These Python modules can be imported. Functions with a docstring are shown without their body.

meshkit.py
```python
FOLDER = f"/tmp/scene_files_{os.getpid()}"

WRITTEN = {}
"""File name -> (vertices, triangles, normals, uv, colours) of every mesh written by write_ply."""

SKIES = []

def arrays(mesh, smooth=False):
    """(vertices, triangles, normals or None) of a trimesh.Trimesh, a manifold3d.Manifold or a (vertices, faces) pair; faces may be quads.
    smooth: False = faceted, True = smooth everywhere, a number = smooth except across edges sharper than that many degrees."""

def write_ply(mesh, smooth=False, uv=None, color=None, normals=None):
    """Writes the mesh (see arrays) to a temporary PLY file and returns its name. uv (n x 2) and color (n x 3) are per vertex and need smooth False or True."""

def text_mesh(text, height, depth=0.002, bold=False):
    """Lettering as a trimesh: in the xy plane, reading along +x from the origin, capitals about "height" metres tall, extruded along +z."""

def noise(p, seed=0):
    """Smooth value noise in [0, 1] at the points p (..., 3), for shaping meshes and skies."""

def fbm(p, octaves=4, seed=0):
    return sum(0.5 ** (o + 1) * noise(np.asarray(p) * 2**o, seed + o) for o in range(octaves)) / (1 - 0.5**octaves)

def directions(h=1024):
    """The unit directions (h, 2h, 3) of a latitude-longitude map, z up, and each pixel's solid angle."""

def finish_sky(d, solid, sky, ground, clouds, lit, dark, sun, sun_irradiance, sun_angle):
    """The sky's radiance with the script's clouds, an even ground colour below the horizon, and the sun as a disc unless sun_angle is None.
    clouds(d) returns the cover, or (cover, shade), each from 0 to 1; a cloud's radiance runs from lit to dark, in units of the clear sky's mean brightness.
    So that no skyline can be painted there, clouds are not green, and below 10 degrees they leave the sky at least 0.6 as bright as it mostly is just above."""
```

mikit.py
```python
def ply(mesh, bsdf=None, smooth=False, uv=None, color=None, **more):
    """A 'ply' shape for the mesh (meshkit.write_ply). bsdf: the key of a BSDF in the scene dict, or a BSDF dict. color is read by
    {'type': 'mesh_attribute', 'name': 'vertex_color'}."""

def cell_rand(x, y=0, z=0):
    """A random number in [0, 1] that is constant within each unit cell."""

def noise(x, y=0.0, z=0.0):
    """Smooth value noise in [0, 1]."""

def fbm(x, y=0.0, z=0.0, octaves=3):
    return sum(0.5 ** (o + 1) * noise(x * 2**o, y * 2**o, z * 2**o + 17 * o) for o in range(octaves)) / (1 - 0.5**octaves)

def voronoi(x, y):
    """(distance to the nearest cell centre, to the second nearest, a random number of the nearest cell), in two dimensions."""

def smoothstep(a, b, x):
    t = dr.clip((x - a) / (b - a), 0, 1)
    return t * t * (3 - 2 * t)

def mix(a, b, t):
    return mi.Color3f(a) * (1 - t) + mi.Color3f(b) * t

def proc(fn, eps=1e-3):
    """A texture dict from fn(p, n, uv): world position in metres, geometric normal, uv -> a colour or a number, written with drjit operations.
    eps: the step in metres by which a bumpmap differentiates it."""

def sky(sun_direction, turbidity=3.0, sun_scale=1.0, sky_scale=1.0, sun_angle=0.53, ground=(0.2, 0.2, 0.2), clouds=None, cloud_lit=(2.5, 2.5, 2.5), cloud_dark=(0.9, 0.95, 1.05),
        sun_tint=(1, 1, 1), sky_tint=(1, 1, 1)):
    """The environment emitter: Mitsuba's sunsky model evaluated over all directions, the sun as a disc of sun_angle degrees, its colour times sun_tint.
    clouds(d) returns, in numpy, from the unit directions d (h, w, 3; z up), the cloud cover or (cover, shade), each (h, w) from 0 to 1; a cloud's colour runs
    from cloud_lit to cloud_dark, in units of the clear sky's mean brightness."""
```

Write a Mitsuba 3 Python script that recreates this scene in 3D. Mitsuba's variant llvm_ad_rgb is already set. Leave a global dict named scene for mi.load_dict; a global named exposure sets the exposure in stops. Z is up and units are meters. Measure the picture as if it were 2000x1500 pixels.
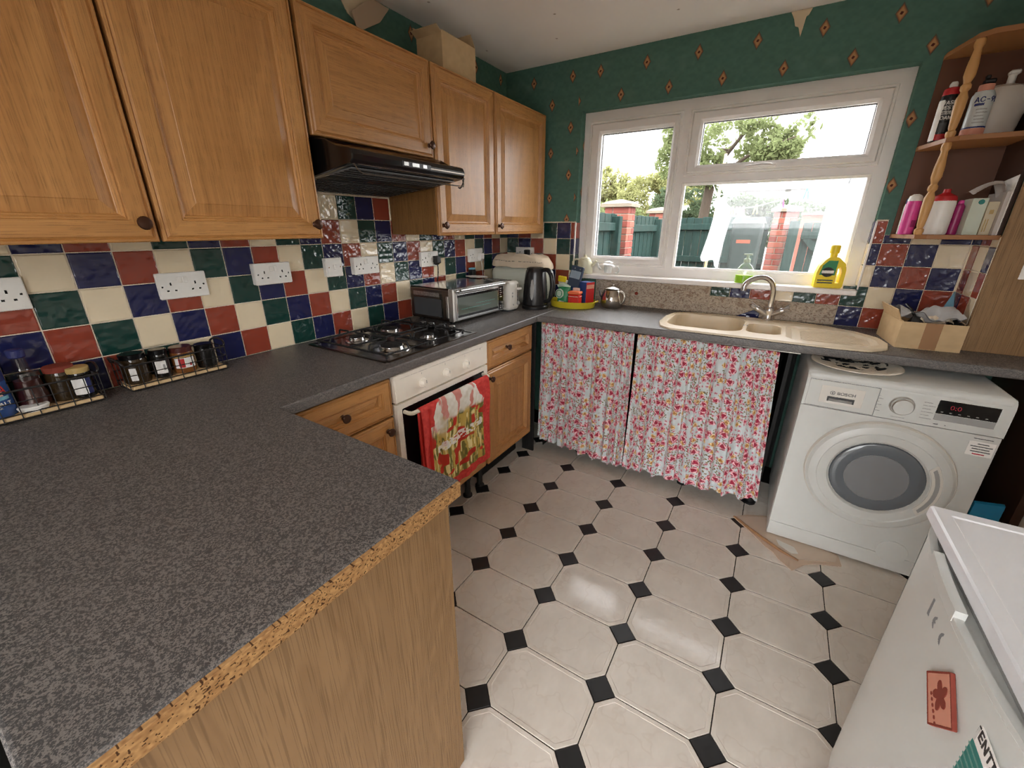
import math, random
import numpy as np, trimesh, drjit as dr, mitsuba as mi
import mikit, meshkit
from shapely.geometry import Polygon, box as sbox
from shapely import affinity
from manifold3d import Manifold
from mikit import proc, fbm, noise, voronoi, cell_rand, smoothstep, mix

T = mi.ScalarTransform4f
scene, labels = {}, {}
rng = random.Random(7)
# ---------------------------------------------------------------- camera, sky, exposure
EYE = [1.7345, -2.7369, 1.3885]
FWD = [-0.49117, 0.79610, -0.35351]
UPV = [-0.18706, 0.29996, 0.93543]
scene['camera'] = {'type': 'perspective', 'fov': 102.13, 'fov_axis': 'x', 'near_clip': 0.02, 'far_clip': 500.0,
                   'to_world': T().look_at(origin=EYE, target=[a + b for a, b in zip(EYE, FWD)], up=UPV)}
scene['sky'] = mikit.sky((0.35, 0.25, 0.9), sun_scale=0.0, sky_scale=1.0, ground=(0.32, 0.32, 0.31),
                         clouds=lambda d: (np.ones(d.shape[:2]), 0.10 * (1 - np.clip(d[..., 2], 0, 1))),
                         cloud_lit=(1.0, 1.0, 1.0), cloud_dark=(0.8, 0.82, 0.85))
exposure = 6.4

# ---------------------------------------------------------------- helpers
_n = {}


def uniq(k):
    if k not in _n:
        _n[k] = 0
        return k
    _n[k] += 1
    return f'{k}_{_n[k]:03d}'


def thing(name, label, cat, group=None):
    k = uniq(name)
    labels[k] = {'label': label, 'category': cat}
    if group:
        labels[k]['group'] = group
    return k


def add(parent, name, mesh, m, smooth=False, label=None, kind=None, **kw):
    """one mesh as part `name` of `parent` (or on its own key when name is None)"""
    k = uniq(f'{parent}__{name}') if name else parent
    scene[k] = mikit.ply(mesh, m, smooth, **kw)
    if label or kind:
        labels[k] = {}
        if label: labels[k]['label'] = label
        if kind: labels[k]['kind'] = kind
    return k


def again(parent, name, src, to_world=None, m=None):
    """another part with the mesh of entry `src`"""
    k = uniq(f'{parent}__{name}') if name else parent
    d = dict(scene[src])
    if to_world is not None: d['to_world'] = to_world
    if m: d['bsdf'] = {'type': 'ref', 'id': m}
    scene[k] = d
    return k


def solo(name, mesh, m, label, cat, smooth=False, group=None, **kw):
    k = thing(name, label, cat, group)
    add(k, None, mesh, m, smooth, **kw)
    return k


def struct(name, mesh, m, smooth=False, **kw):
    k = uniq(name)
    scene[k] = mikit.ply(mesh, m, smooth, **kw)
    labels[k] = {'kind': 'structure'}
    return k


cat = lambda *ms: trimesh.util.concatenate([m for a in ms for m in (a if isinstance(a, (list, tuple)) else [a])])


def fix(m):
    if m.volume < 0: m.invert()
    return m


def bx(x0, x1, y0, y1, z0, z1, c=0.0):
    x0, x1 = min(x0, x1), max(x0, x1); y0, y1 = min(y0, y1), max(y0, y1); z0, z1 = min(z0, z1), max(z0, z1)
    if c <= 0:
        m = trimesh.creation.box(extents=(x1 - x0, y1 - y0, z1 - z0))
        m.apply_translation(((x0 + x1) / 2, (y0 + y1) / 2, (z0 + z1) / 2))
        return m
    c = min(c, .49 * min(x1 - x0, y1 - y0, z1 - z0))
    P = []
    for x, sx in ((x0, 1), (x1, -1)):
        for y, sy in ((y0, 1), (y1, -1)):
            for z, sz in ((z0, 1), (z1, -1)):
                P += [(x + sx * c, y + sy * c, z), (x + sx * c, y, z + sz * c), (x, y + sy * c, z + sz * c)]
    return trimesh.convex.convex_hull(np.array(P))


def rb(x0, x1, y0, y1, z0, z1, r, n=2):
    s = trimesh.creation.icosphere(n, r).vertices
    P = [s + (x, y, z) for x in (x0 + r, x1 - r) for y in (y0 + r, y1 - r) for z in (z0 + r, z1 - r)]
    return trimesh.convex.convex_hull(np.vstack(P))


def hull(P):
    return trimesh.convex.convex_hull(np.array(P, float))


def frame_of(d):
    d = np.asarray(d, float); d = d / np.linalg.norm(d)
    a = np.array([0, 0, 1.0]) if abs(d[2]) < .9 else np.array([1.0, 0, 0])
    u = np.cross(a, d); u /= np.linalg.norm(u)
    return u, np.cross(d, u), d


def cyl(p0, p1, r0, r1=None, n=20):
    r1 = r0 if r1 is None else r1
    p0, p1 = np.array(p0, float), np.array(p1, float)
    u, v, d = frame_of(p1 - p0)
    a = np.arange(n) * 2 * np.pi / n
    ring = np.cos(a)[:, None] * u + np.sin(a)[:, None] * v
    V = np.vstack([p0 + ring * r0, p1 + ring * r1, [p0], [p1]])
    i = np.arange(n); j = (i + 1) % n
    F = np.vstack([np.stack([i, j, j + n], 1), np.stack([i, j + n, i + n], 1), np.stack([j, i, i * 0 + 2 * n], 1), np.stack([i + n, j + n, i * 0 + 2 * n + 1], 1)])
    return trimesh.Trimesh(V, F, process=False)


def lathe(prof, c=(0, 0, 0), n=32, sy=1.0, ang=0.0, cap=True):
    """profile of (r, z) turned about z; open ends with r > 0 get capped"""
    prof = [tuple(p) for p in prof]
    if cap and prof[0][0] > 1e-6: prof = [(0, prof[0][1])] + prof
    if cap and prof[-1][0] > 1e-6: prof = prof + [(0, prof[-1][1])]
    a = np.arange(n) * 2 * np.pi / n + ang
    V, F = [], []
    for r, z in prof:
        V.append(np.stack([np.cos(a) * r, np.sin(a) * r * sy, a * 0 + z], 1))
    V = np.vstack(V); i = np.arange(n); j = (i + 1) % n
    for k in range(len(prof) - 1):
        F += [np.stack([i + k * n, j + k * n, j + (k + 1) * n], 1), np.stack([i + k * n, j + (k + 1) * n, i + (k + 1) * n], 1)]
    m = trimesh.Trimesh(V + np.array(c), np.vstack(F), process=False)
    m.merge_vertices(); m.update_faces(m.nondegenerate_faces())
    return fix(m)


def tube(pts, r, n=8, closed=False, sub=0):
    P = np.array(pts, float)
    if sub:
        from scipy.interpolate import CubicSpline
        t = np.arange(len(P)); P = CubicSpline(t, P)(np.linspace(0, len(P) - 1, sub))
    k = len(P)
    R = np.broadcast_to(np.asarray(r, float), (k,))
    tan = np.gradient(P, axis=0) if not closed else np.roll(P, -1, 0) - np.roll(P, 1, 0)
    tan /= np.linalg.norm(tan, axis=1, keepdims=True) + 1e-12
    u, v, _ = frame_of(tan[0])
    a = np.arange(n) * 2 * np.pi / n
    V = []
    for q in range(k):
        u = u - tan[q] * (u @ tan[q]); u /= np.linalg.norm(u); v = np.cross(tan[q], u)
        V.append(P[q] + R[q] * (np.cos(a)[:, None] * u + np.sin(a)[:, None] * v))
    V = np.vstack(V); i = np.arange(n); j = (i + 1) % n; F = []
    for q in range(k if closed else k - 1):
        b, c = q * n, ((q + 1) % k) * n
        F += [np.stack([i + b, j + b, j + c], 1), np.stack([i + b, j + c, i + c], 1)]
    if not closed:
        V = np.vstack([V, P[:1], P[-1:]])
        F += [np.stack([j, i, i * 0 + k * n], 1), np.stack([i + (k - 1) * n, j + (k - 1) * n, i * 0 + k * n + 1], 1)]
    return trimesh.Trimesh(V, np.vstack(F), process=False)


def wires(segs, r=.0016, n=5):
    return cat([tube(s, r, n) for s in segs])


AX = {'xy': lambda a, b, h: (a, b, h), 'xz': lambda a, b, h: (a, h, b), 'yz': lambda a, b, h: (h, a, b)}


def ext(poly, h0, h1, plane='xy'):
    poly = poly if hasattr(poly, 'exterior') or hasattr(poly, 'geoms') else Polygon(poly)
    ms = [trimesh.creation.extrude_polygon(g, h1 - h0, engine='earcut') for g in getattr(poly, 'geoms', [poly])]
    m = cat(ms); v = m.vertices
    m.vertices = np.stack(AX[plane](v[:, 0], v[:, 1], v[:, 2] + h0), 1)
    return fix(m)


def rrect(x0, x1, y0, y1, r, q=6):
    return sbox(x0 + r, y0 + r, x1 - r, y1 - r).buffer(r, quad_segs=q)


def loft(polys, hs, plane='xy', cap=True):
    """rings with the same number of points at heights hs, joined"""
    n = len(polys[0]); V = []; F = []
    for p, h in zip(polys, hs):
        p = np.asarray(p, float); h = np.broadcast_to(np.asarray(h, float), (n,))
        V.append(np.stack(AX[plane](p[:, 0], p[:, 1], h), 1))
    i = np.arange(n); j = (i + 1) % n
    for k in range(len(polys) - 1):
        F += [np.stack([i + k * n, j + k * n, j + (k + 1) * n], 1), np.stack([i + k * n, j + (k + 1) * n, i + (k + 1) * n], 1)]
    V = np.vstack(V)
    if cap:
        for k, rev in ((0, True), (len(polys) - 1, False)):
            c = len(V); V = np.vstack([V, V[k * n:(k + 1) * n].mean(0)])
            F.append(np.stack([j + k * n, i + k * n, i * 0 + c], 1) if rev else np.stack([i + k * n, j + k * n, i * 0 + c], 1))
    return fix(trimesh.Trimesh(V, np.vstack(F), process=False))


def inset(p, d):
    """mitred inset (d > 0 inward) of a ccw polygon given as points"""
    p = np.asarray(p, float); e = np.roll(p, -1, 0) - p; e /= np.linalg.norm(e, axis=1, keepdims=True)
    nrm = np.stack([-e[:, 1], e[:, 0]], 1); a = np.roll(nrm, 1, 0)
    s = a + nrm
    return p + d * 2 * s / (s * s).sum(1, keepdims=True)


def tri_fill(poly, h, plane='xy', up=True):
    v, f = trimesh.creation.triangulate_polygon(poly, engine='earcut')
    V = np.stack(AX[plane](v[:, 0], v[:, 1], np.full(len(v), h)), 1)
    m = trimesh.Trimesh(V, f, process=False)
    return m


def place(m, origin, right, up):
    """mesh of the xy plane (z out) put on a surface: x -> right, y -> up"""
    r, u = np.array(right, float), np.array(up, float)
    r /= np.linalg.norm(r); u /= np.linalg.norm(u); w = np.cross(r, u)
    M = np.eye(4); M[:3, 0], M[:3, 1], M[:3, 2], M[:3, 3] = r, u, w, origin
    m = m.copy(); m.apply_transform(M)
    return m


def text(s, h, origin, right, up, depth=.0006, bold=False, mid=False, squeeze=1.0):
    m = meshkit.text_mesh(s, h, depth, bold)
    m.vertices[:, 0] *= squeeze
    if mid: m.vertices[:, 0] -= m.vertices[:, 0].max() / 2
    return place(m, origin, right, up)


def wrap_text(s, h, axis, radius, ang, z, bold=False, squeeze=1.0):
    """lettering wrapped on an upright cylinder, centred at angle ang"""
    m = meshkit.text_mesh(s, h, .0006, bold)
    v = m.vertices; x = (v[:, 0] - v[:, 0].max() / 2) * squeeze; a = ang + x / radius; r = radius + .0004 + v[:, 2]
    m.vertices = np.stack([axis[0] + r * np.cos(a), axis[1] + r * np.sin(a), z + v[:, 1]], 1)
    return m


def band(axis, radius, a0, a1, z0, z1, n=14, t=.0006):
    """a label wrapped on an upright cylinder"""
    a = np.linspace(a0, a1, n); c, s = np.cos(a), np.sin(a)
    ring = lambda r, z: np.stack([axis[0] + r * c, axis[1] + r * s, a * 0 + z], 1)
    V = np.vstack([ring(radius + t, z0), ring(radius + t, z1), ring(radius - .0005, z0), ring(radius - .0005, z1)])
    i = np.arange(n - 1); F = []
    for (p, q) in ((0, 1), (3, 2), (1, 3), (2, 0)):
        F += [np.stack([i + p * n, i + 1 + p * n, i + 1 + q * n], 1), np.stack([i + p * n, i + 1 + q * n, i + q * n], 1)]
    return trimesh.Trimesh(V, np.vstack(F), process=False)


def move(m, t=(0, 0, 0), rz=0, pivot=(0, 0, 0), axis=(0, 0, 1)):
    m = m.copy()
    if rz: m.apply_transform(trimesh.transformations.rotation_matrix(math.radians(rz), axis, pivot))
    m.apply_translation(t)
    return m


def grained(m, axis, off=None):
    """unshared faces with uv = (metres along the grain, metres across it)"""
    off = rng.uniform(0, 50) if off is None else off
    v = np.asarray(m.vertices)[np.asarray(m.faces)].reshape(-1, 3)
    a = np.array(axis, float); u = v @ a; w = v @ (np.array([1, 1, 1.0]) - a)
    mm = trimesh.Trimesh(v, np.arange(len(v)).reshape(-1, 3), process=False)
    return mm, np.stack([u + off, w + off * 1.7], 1)


def add_grain(parent, name, mesh, axis, m, label=None, kind=None, off=None):
    mm, uv = grained(mesh, axis, off)
    return add(parent, name, mm, m, False, label, kind, uv=uv)


# ---------------------------------------------------------------- materials
def lin(c):
    c = np.asarray(c, float) / 255
    return [float(v) for v in np.where(c <= .04045, c / 12.92, ((c + .055) / 1.055) ** 2.4)]


def mat(name, col, rough=.5, metal=0.0, spec=.5, **kw):
    tex = col if isinstance(col, dict) else {'type': 'rgb', 'value': lin(col)}
    b = {'type': 'principled', 'base_color': tex, 'roughness': rough, 'metallic': metal, 'specular': spec, **kw}
    scene[name] = {'type': 'twosided', 'b': b}
    return name


def bumped(name, col, fn, scale, rough=.3, spec=.5, eps=1e-3, **kw):
    tex = col if isinstance(col, dict) else {'type': 'rgb', 'value': lin(col)}
    scene[name] = {'type': 'twosided', 'b': {'type': 'bumpmap', 'arbitrary': proc(fn, eps), 'scale': scale,
                                             'b': {'type': 'principled', 'base_color': tex, 'roughness': rough, 'specular': spec, **kw}}}
    return name


L3 = lambda c: mi.Color3f(*lin(c))


def oak_fn(p, n, uv):
    u, v = uv.x, uv.y
    warp = fbm(u * 1.3, v * 5.0, 0.0, 3)
    rings = noise(v * 34 + warp * 9, u * .6)
    fine = noise(v * 420, u * 7)
    pore = smoothstep(.66, .8, noise(v * 900, u * 26))
    c = mix(lin((190, 140, 84)), lin((156, 106, 58)), rings * .5 + fine * .35)
    return mix(c, lin((108, 70, 36)), pore * .3)


def lam_fn(p, n, uv):
    u, v = uv.x, uv.y
    warp = fbm(u * 1.7, v * 7, 3.0, 3)
    rings = noise(v * 90 + warp * 26, u * 1.1)
    pore = smoothstep(.5, .85, noise(v * 760, u * 14))
    c = mix(lin((136, 106, 72)), lin((116, 86, 54)), rings * .6)
    return mix(c, lin((92, 66, 38)), pore * .45)


def worktop_fn(p, n, uv):
    a = noise(p.x * 900, p.y * 900, p.z * 900)
    b = fbm(p.x * 330, p.y * 330, p.z * 330, 2)
    t = smoothstep(.38, .66, a * .45 + b * .55)
    return mix(lin((54, 52, 52)), lin((106, 100, 96)), t)


def chip_fn(p, n, uv):
    a = noise(p.y * 210, p.z * 330, p.x * 300)
    b = noise(p.y * 420, p.z * 500, 7.0)
    c = mix(lin((176, 138, 92)), lin((132, 94, 58)), a)
    return mix(c, lin((70, 45, 26)), smoothstep(.72, .85, b))


def paper_fn(p, n, uv):
    back = dr.abs(n.y) > .5
    s = dr.select(back, p.x, -p.y)
    h = p.z
    P = .2672
    s0 = dr.select(back, dr.select(s < .52, s - .207, s - .649), s - .07)
    h0 = dr.select(back, h - 2.243, h - 2.276)
    k = dr.round(h0 / (P / 2))
    odd = dr.abs(k - 2 * dr.floor(k / 2))
    dx = s0 - odd * P / 2
    dx = dx - P * dr.round(dx / P)
    dz = h0 - k * P / 2
    d = dr.abs(dx) / .0185 + dr.abs(dz) / .031
    base = mix(lin((72, 108, 97)), lin((88, 124, 112)), fbm(p.x * 55, p.y * 55, p.z * 55, 3))
    base = mix(base, lin((104, 132, 122)), smoothstep(.62, .9, fbm(p.x * 9, p.y * 9, p.z * 9 + 4, 3)) * .6)
    dia = mix(lin((176, 136, 96)), lin((146, 92, 62)), smoothstep(.55, 1, d))
    inner = dr.abs(dx * .8 + dz * .25) / .006 + dr.abs(dz - dx * .45) / .0075
    dia = dr.select(inner < 1, L3((86, 40, 34)), dia)
    edge = dr.select(d < 1.25, mix(base, lin((96, 60, 44)), .6), base)
    return dr.select(d < 1, dia, edge)


def ftile_fn(p, n, uv):
    q = cell_rand(dr.floor((p.x - .5446) / .32 + 50), dr.floor((p.y + .6712) / .2298 + 50))
    f = fbm(p.x * 9 + q * 31, p.y * 9 + q * 17, 0.0, 4)
    g = fbm(p.x * 60 + q * 9, p.y * 34, 2.0, 3)
    vein = smoothstep(.035, .0, dr.abs(fbm(p.x * 11 + q * 53, p.y * 11 - q * 29, 5.0, 4) - .5))
    c = mix(lin((216, 209, 199)), lin((198, 189, 178)), f * .8 + g * .4)
    return mix(c, lin((188, 176, 162)), vein * .30)


def ftile_bump(p, n, uv):
    a, b, _ = voronoi(p.x * 130 + fbm(p.x * 40, p.y * 40, 0, 2) * 3, p.y * 130)
    return smoothstep(.0, .22, b - a) * .6 + noise(p.x * 70, p.y * 70) * .5


def glaze_bump(p, n, uv):
    return fbm(p.x * 42 + 3, p.y * 42, p.z * 42, 2)


def bare_fn(p, n, uv):
    a = fbm(p.x * 120, p.z * 120, 0.0, 3)
    b = smoothstep(.6, .75, noise(p.x * 150 + 9, p.z * 210))
    c = mix(lin((196, 182, 164)), lin((158, 144, 128)), a)
    c = mix(c, lin((112, 88, 70)), b * .55)
    return mix(c, lin((126, 92, 66)), smoothstep(.62, .8, fbm(p.x * 22, p.z * 30, 3.0, 3)) * .5)


def rose(u, v, s, seed):
    """a scatter of round blossoms: (mask, ring pattern, random) in cells of size s"""
    x, y = u / s + seed * 7.3, v / s + seed * 3.1
    ix, iy = dr.floor(x), dr.floor(y)
    ox = .3 + .4 * cell_rand(ix, iy, seed + 1); oy = .3 + .4 * cell_rand(ix, iy, seed + 2)
    dx, dy = x - ix - ox, y - iy - oy
    r = dr.sqrt(dx * dx + dy * dy) * (1 + .35 * noise(u * 260, v * 260))
    return r, cell_rand(ix, iy, seed + 3), dr.atan2(dy, dx)


def floral_fn(p, n, uv):
    u, v = uv.x, uv.y
    c = mix(lin((206, 212, 212)), lin((186, 194, 196)), noise(u * 60, v * 60))
    la, _, lq = voronoi(u * 78, v * 78)
    lz = smoothstep(.42, .60, fbm(u * 19, v * 19, 8.0, 2))
    c = dr.select((la < .30) & (lz > .35), mix(lin((92, 96, 62)), lin((150, 116, 84)), lq), c)
    for s, seed, lim, mid, rimc in ((.020, 3, .55, (166, 92, 110), (206, 156, 166)), (.043, 4, .32, (178, 126, 66), (214, 184, 130)), (.046, 5, .55, (170, 50, 74), (220, 150, 162)), (.060, 6, .62, (160, 40, 64), (212, 124, 140))):
        r, q, a = rose(u, v, s, seed)
        pet = .5 + .5 * dr.sin(r * 30 + 1.6 * dr.sin(a * 3 + q * 9 + r * 12))
        on = (r < .35 + .03 * dr.sin(a * 5 + q * 20)) & (q < lim)
        body = mix(mix(lin(mid), lin(rimc), smoothstep(.06, .33, r)), lin((236, 196, 200) if seed != 4 else (236, 214, 166)), smoothstep(.55, .95, pet) * smoothstep(.08, .2, r))
        body = mix(body, lin((108, 20, 42) if seed != 4 else (150, 92, 40)), smoothstep(.45, .1, pet) * .75)
        c = dr.select(on, body, c)
    return c


def towel_fn(p, n, uv):
    u, v = uv.x, uv.y                                  # 0..1 across, 0..1 down
    w = fbm(u * 7, v * 9, 1.0, 3)
    c = mix(lin((226, 222, 214)), lin((206, 200, 186)), noise(u * 30, v * 30))
    st = smoothstep(.52, .62, noise(u * 26 + w * 3, v * 5.5 + 2))
    body = smoothstep(.16, .30, v + (w - .5) * .35 - .16 * dr.abs(u - .5))
    corn = mix(lin((186, 160, 84)), lin((112, 106, 58)), smoothstep(.4, .65, noise(u * 34, v * 8 + w * 4)))
    corn = mix(corn, lin((222, 208, 150)), smoothstep(.6, .75, noise(u * 60 + 5, v * 12)))
    corn = mix(corn, lin((176, 58, 46)), smoothstep(.63, .72, noise(u * 14 + 9, v * 16 + 3)))
    c = mix(c, corn, body)
    c = mix(c, lin((190, 68, 56)), st * (1 - body) * .7)
    txt = (dr.abs(v - .52 + .03 * u) < .045) & (u > .2) & (u < .88)
    c = dr.select(txt, mix(c, lin((240, 238, 232)), .75 * smoothstep(.35, .5, noise(u * 42, v * 60))), c)
    red = mix(lin((206, 78, 72)), lin((184, 56, 54)), noise(u * 50, v * 50))
    e = dr.minimum(dr.minimum(u, 1 - u) * .9, (1 - v) * .9 + dr.select(v > .8, 0.0, .0))
    c = dr.select(e < .085 + .03 * (w - .5), red, c)
    cor = (v < .25) & (dr.minimum(u, 1 - u) < .26 - v * .5 + .12 * (w - .5))
    return dr.select(cor, red, c)


def plate_fn(p, n, uv):
    r = dr.sqrt(dr.square(p.x - 2.094) + dr.square(p.y + .497))
    a = fbm(p.x * 46, p.y * 46, 1.0, 3)
    pat = smoothstep(.5, .56, a)
    c = mix(lin((228, 220, 204)), lin((42, 46, 48)), pat)
    return dr.select((r < .117), c, L3((226, 218, 204)))


def ceil_fn(p, n, uv):
    c = mix(lin((228, 222, 216)), lin((222, 214, 207)), fbm(p.x * 3, p.y * 3, 0.0, 3))
    a, b, q = voronoi(p.x * 3.1, p.y * 3.1)
    return mix(c, lin((140, 122, 106)), smoothstep(.028, .012, a) * .8 * (q > .45))


def card_fn(p, n, uv):
    return mix(lin((202, 176, 138)), lin((182, 154, 116)), fbm(p.x * 30, p.y * 30, p.z * 30, 3))


def pave_fn(p, n, uv):
    return mix(lin((104, 101, 97)), lin((84, 81, 77)), fbm(p.x * 5, p.y * 5, 0.0, 4))


def fence_fn(p, n, uv):
    return mix(lin((40, 62, 57)), lin((25, 43, 41)), fbm(p.x * 60 + p.y * 60, p.z * 4, 0.0, 3))


for nm, fn, ro, sp in (('oak', oak_fn, .34, .5), ('laminate', lam_fn, .5, .4), ('worktop_grey', worktop_fn, .52, 1.0), ('chipboard', chip_fn, .85, .2), ('wallpaper', paper_fn, .75, .25),
                       ('bare_plaster', bare_fn, .9, .2), ('floral', floral_fn, .9, .2), ('towel_print', towel_fn, .95, .1), ('plate_print', plate_fn, .2, .5),
                       ('ceiling_paint', ceil_fn, .9, .2), ('cardboard', card_fn, .85, .2), ('paving', pave_fn, .9, .2), ('fence_green', fence_fn, .8, .2)):
    mat(nm, proc(fn), ro, spec=sp)
scene['floor_vinyl'] = {'type': 'twosided', 'b': {'type': 'bumpmap', 'arbitrary': proc(ftile_bump, 4e-4), 'scale': .00022,
                        'b': {'type': 'principled', 'base_color': proc(ftile_fn), 'roughness': .09, 'specular': .55}}}
for nm, c in (('glaze_green', (22, 58, 52)), ('glaze_blue', (28, 32, 74)), ('glaze_red', (140, 62, 46)), ('glaze_cream', (222, 206, 176))):
    bumped(nm, c, glaze_bump, .0042, .12, .6)
for nm, c, ro in (('grout', (206, 194, 176), .9), ('white_plastic', (226, 224, 218), .35), ('upvc', (228, 224, 220), .32), ('appliance_white', (196, 197, 193), .3), ('oven_white', (232, 226, 214), .35),
                  ('black_plastic', (20, 20, 21), .35), ('black_gloss', (10, 10, 11), .12), ('black_matt', (16, 15, 15), .7), ('dark_hole', (12, 11, 10), .9), ('black_vinyl', (30, 30, 31), .35),
                  ('floor_grout', (26, 22, 20), .8), ('cream_plastic', (214, 208, 190), .4), ('cream_cloth', (204, 188, 166), .9), ('dark_wood', (56, 34, 22), .4), ('brown_wood', (112, 72, 42), .5),
                  ('shelf_brown', (98, 60, 38), .55), ('pine', (196, 148, 92), .45), ('dirty_white', (206, 202, 194), .5), ('grey_plastic', (120, 122, 124), .4), ('mid_grey', (150, 150, 148), .5),
                  ('dark_grey', (58, 60, 62), .45), ('red_plastic', (178, 36, 40), .4), ('red_tin', (196, 44, 36), .3), ('orange_lid', (222, 110, 70), .35), ('pink_plastic', (214, 70, 150), .35),
                  ('magenta', (150, 36, 96), .35), ('navy', (34, 40, 92), .45), ('blue_box', (44, 66, 122), .5), ('light_blue', (120, 180, 200), .4), ('mint', (90, 142, 132), .5), ('green_pack', (44, 132, 86), .4),
                  ('pale_green', (196, 214, 196), .45), ('yellow', (232, 206, 40), .4), ('yellow_tray', (196, 178, 44), .3), ('lime_soap', (150, 206, 40), .2), ('sink_beige', (206, 190, 164), .35),
                  ('white_paper', (232, 230, 226), .85), ('grey_print', (96, 96, 98), .8), ('teal_blue', (30, 120, 158), .5), ('terracotta', (196, 134, 112), .7), ('rust', (120, 48, 34), .8),
                  ('salt_blue', (36, 70, 128), .45), ('label_pink', (226, 190, 176), .6), ('label_red', (176, 30, 30), .6), ('brass_lid', (176, 150, 96), .35), ('honey', (120, 74, 36), .2), ('brown_sauce', (74, 34, 30), .25),
                  ('jar_dark', (26, 22, 16), .15), ('linen_white', (238, 238, 238), .9), ('linen_grey', (150, 150, 156), .9), ('tin_foil', (170, 170, 166), .4), ('brick_a', (126, 64, 54), .85), ('brick_b', (110, 54, 46), .85),
                  ('brick_c', (138, 80, 66), .85), ('mortar', (132, 118, 106), .9), ('cap_stone', (124, 114, 100), .9), ('bark', (66, 56, 46), .9), ('house_white', (170, 170, 168), .8), ('roof_grey', (140, 138, 136), .8),
                  ('plaster', (214, 196, 168), .9), ('vinyl_under', (190, 168, 148), .8), ('steel_rack', (26, 24, 24), .4), ('wood_base', (206, 176, 134), .6), ('peg_pink', (222, 110, 160), .5), ('peg_yellow', (220, 206, 90), .5),
                  ('peg_blue', (60, 150, 190), .5), ('rope', (214, 222, 220), .8), ('cloth_grey', (168, 166, 164), .9), ('bag_blue', (96, 140, 160), .3), ('print_teal', (44, 118, 110), .6), ('room_paint', (216, 208, 196), .9), ('tape_brown', (150, 112, 78), .4),
                  ('drum_grey', (92, 96, 100), .35), ('lcd_red', (170, 40, 60), .5), ('stone_tea', (214, 212, 186), .3), ('skirting', (210, 204, 196), .5), ('bin_green', (24, 40, 38), .5), ('orange_print', (150, 66, 44), .6)):
    mat(nm, c, ro)
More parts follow.
